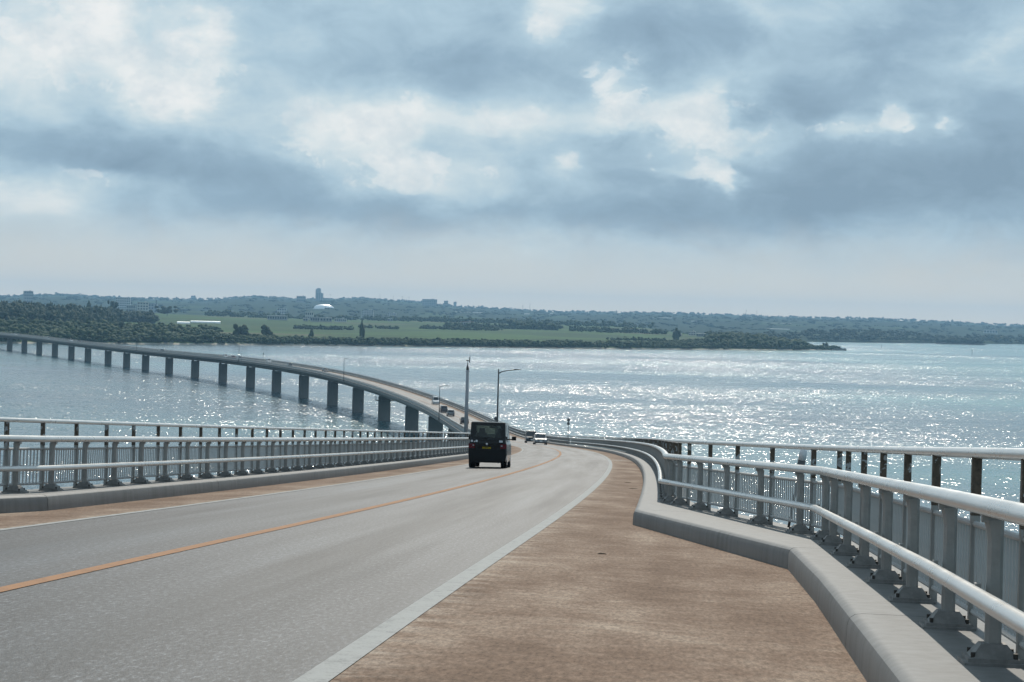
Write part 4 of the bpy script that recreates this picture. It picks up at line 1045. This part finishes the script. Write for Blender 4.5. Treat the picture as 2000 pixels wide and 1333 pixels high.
b.build('wall', M_bg, dm)
# greenhouses: arched film tunnels
def greenhouse(px0, px1, py, r, n_bays, label, h=3.2, dep=30):
    r = find_r((px0 + px1) / 2, py, r * .85); c = at((px0 + px1) / 2, py, r); W_ = (px1 - px0) * r / FPX; gz = float(ground_z((px0 + px1) / 2, r)); z = max(gz, c.z - 1.5)
    root = tag(empty('greenhouse', (c.x, c.y, z - .2), (0, 0, -math.atan2(c.x, c.y))), label, 'greenhouse')
    bw = max(6.0, h * 1.9)
    for k in range(3):                                   # tunnels lie side by side, one behind the other
        V = []; F = []
        for i in range(11):
            a = math.pi * i / 10; y = bw * (k + .5) - .5 * bw * .98 * math.cos(a); zz = h * .3 + h * .7 * math.sin(a)
            if i in (0, 10): zz = 0
            V += [(-W_ / 2, y, zz), (W_ / 2, y, zz)]
        for i in range(10): F.append((2 * i, 2 * i + 1, 2 * i + 3, 2 * i + 2))
        F.append(tuple(range(0, 22, 2))); F.append(tuple(range(1, 22, 2))[::-1])
        tn = link('tunnel', pydata('tunnel', V, F), root, M_film if r < 3600 else M_bw)
        for x in (-W_ / 2 - .05, W_ / 2 + .05): MB().box((x, bw * (k + .5), h * .3), (.1, bw * .3, h * .6)).build('door', M_bg, tn)
greenhouse(373, 430, 632, 3050, 7, 'long gleaming white greenhouse in the green fields above the bridge'); greenhouse(346, 371, 633, 3030, 3, 'shorter white greenhouse left of the long gleaming one')
greenhouse(340, 362, 653, 2260, 3, 'right one of three small white greenhouses by the dark shore', 2.2, 10); greenhouse(312, 334, 653, 2255, 3, 'middle one of three small white greenhouses by the dark shore', 2.2, 10); greenhouse(285, 294, 653, 2250, 2, 'left one of three small white greenhouses by the dark shore', 2.0, 8)
greenhouse(889, 944, 611.5, 5500, 6, 'thin white line of greenhouses on the hazy ridge below the hotels', 2.4); greenhouse(1024, 1034, 615, 5900, 2, 'left one of two bright greenhouses on the ridge near the aerials', 4.2); greenhouse(1070, 1080, 615, 5900, 2, 'right one of two bright greenhouses on the ridge near the aerials', 4.5)
greenhouse(1268, 1320, 622, 5700, 6, 'broken row of bright greenhouses on the middle of the ridge', 2.4); greenhouse(1498, 1542, 644, 4600, 5, 'pale greenhouse strip low on the far slope above the headland tip', 2.0); greenhouse(1350, 1362, 629, 5300, 2, 'pale tunnel on the slope below the two thin masts', 2.2); greenhouse(1490, 1545, 633, 5200, 5, 'faint long greenhouse strip just under the ridge, right of the masts', 2.0)
# lattice tower, aerials
def aerial(px, yt, yb_, r, label, lattice=False, w_=1.2):
    r = find_r(px, yb_, r * .8); c = at(px, yb_, r); top = at(px, yt, r).z; h = top - c.z + 4; root = tag(empty('radio_mast', (c.x, c.y, c.z - 4)), label, 'mast')
    if lattice:
        legs = [(-w_, -w_), (w_, -w_), (w_, w_), (-w_, w_)]
        for (x, y) in legs: MB().tube([(x, y, 0), (x * .45, y * .45, h)], .22, 5).build('leg', M_dark, root)
        b = MB(); n = 9
        for i in range(n):
            k0, k1 = 1 - .55 * i / n, 1 - .55 * (i + 1) / n; z0, z1 = h * i / n, h * (i + 1) / n
            for j in range(4):
                a, q = legs[j], legs[(j + 1) % 4]; b.tube([(a[0] * k0, a[1] * k0, z0), (q[0] * k1, q[1] * k1, z1)], .12, 4); b.tube([(q[0] * k0, q[1] * k0, z0), (a[0] * k1, a[1] * k1, z1)], .12, 4); b.tube([(a[0] * k1, a[1] * k1, z1), (q[0] * k1, q[1] * k1, z1)], .12, 4)
        b.build('bracing', M_dark, root); MB().box((0, 0, h), (2.4, 2.4, .5)).build('platform', M_dark, root)
    else:
        MB().tube([(0, 0, 0), (0, 0, h)], [.9, .6], 6).build('pole', M_dark, root); MB().box((0, 0, h - 1.5), (2.4, 2.4, 2.2)).build('antenna_drum', M_dark, root)
aerial(305, 586, 610, 3950, 'lattice steel tower beside the pale blocks', True, 2.0)
aerial(1021, 596, 607, 6400, 'thinner aerial of the pair on the middle skyline'); aerial(1035, 594, 607, 6400, 'taller aerial of the pair on the middle skyline')
aerial(1457, 606, 618, 6400, 'left of two thin masts on the right skyline'); aerial(1478, 607, 620, 6400, 'right of two thin masts on the right skyline')
# jetty and channel markers off the headland
c0, c1 = at(1624, 680, 2740), at(1653.5, 680, 2740)
jt_ = tag(empty('breakwater', ((c0.x + c1.x) / 2, c0.y, 0), (0, 0, 0)), 'low grey concrete breakwater off the headland tip', 'breakwater')
MB().box((0, 0, .6), ((c1.x - c0.x), 5, 2.8)).build('wall', M_concd, jt_); MB().box((0, 1.6, 2.3), ((c1.x - c0.x) * .98, 1.2, .8)).build('parapet', M_concd, jt_); MB().box(((c1.x - c0.x) / 2 - 1.5, 0, 2.6), (1.6, 1.6, 1.4)).build('light_base', M_concd, jt_)
for px, py, hp, lab in ((1722, 680, 6, 'thin channel marker post in the water, nearer the headland'), (1898.5, 693, 9, 'taller thin channel marker post in the water by the islet')):
    d = px_ray(px, py); k = -CAM_Z / d[2]; r_ = math.hypot(d[0], d[1]) * k
    mk = tag(empty('channel_marker', (d[0] * k, d[1] * k, 0)), lab, 'marker', 'channel markers'); hm = hp * r_ / FPX
    MB().tube([(0, 0, -1), (0, 0, hm)], [.28, .2], 8).build('post', M_dark, mk); MB().tube([(0, 0, hm - 1.1), (0, 0, hm), (0, 0, hm + .5)], [.5, .5, .1], 8).build('top_mark', M_dark, mk)

# ------------------------------------------------------------------ haze over the whole scene
hzm = bpy.data.materials.new('haze'); hzm.use_nodes = True; t = NT(hzm.node_tree)
pv = t.n('ShaderNodeVolumePrincipled'); pv.inputs['Color'].default_value = (.34, .62, .90, 1); pv.inputs['Density'].default_value = 7.4e-5; pv.inputs['Anisotropy'].default_value = .25
o = t.n('ShaderNodeOutputMaterial'); t.set(o.inputs['Volume'], pv.outputs[0])
hzm.cycles.volume_sampling = VS
hb = MB().box((0, 0, 79.5), (23600, 23600, 161)).build('haze', hzm); tag(hb, kind='stuff'); hb['label'] = 'thin blue haze over the sea'; hb['category'] = 'haze'
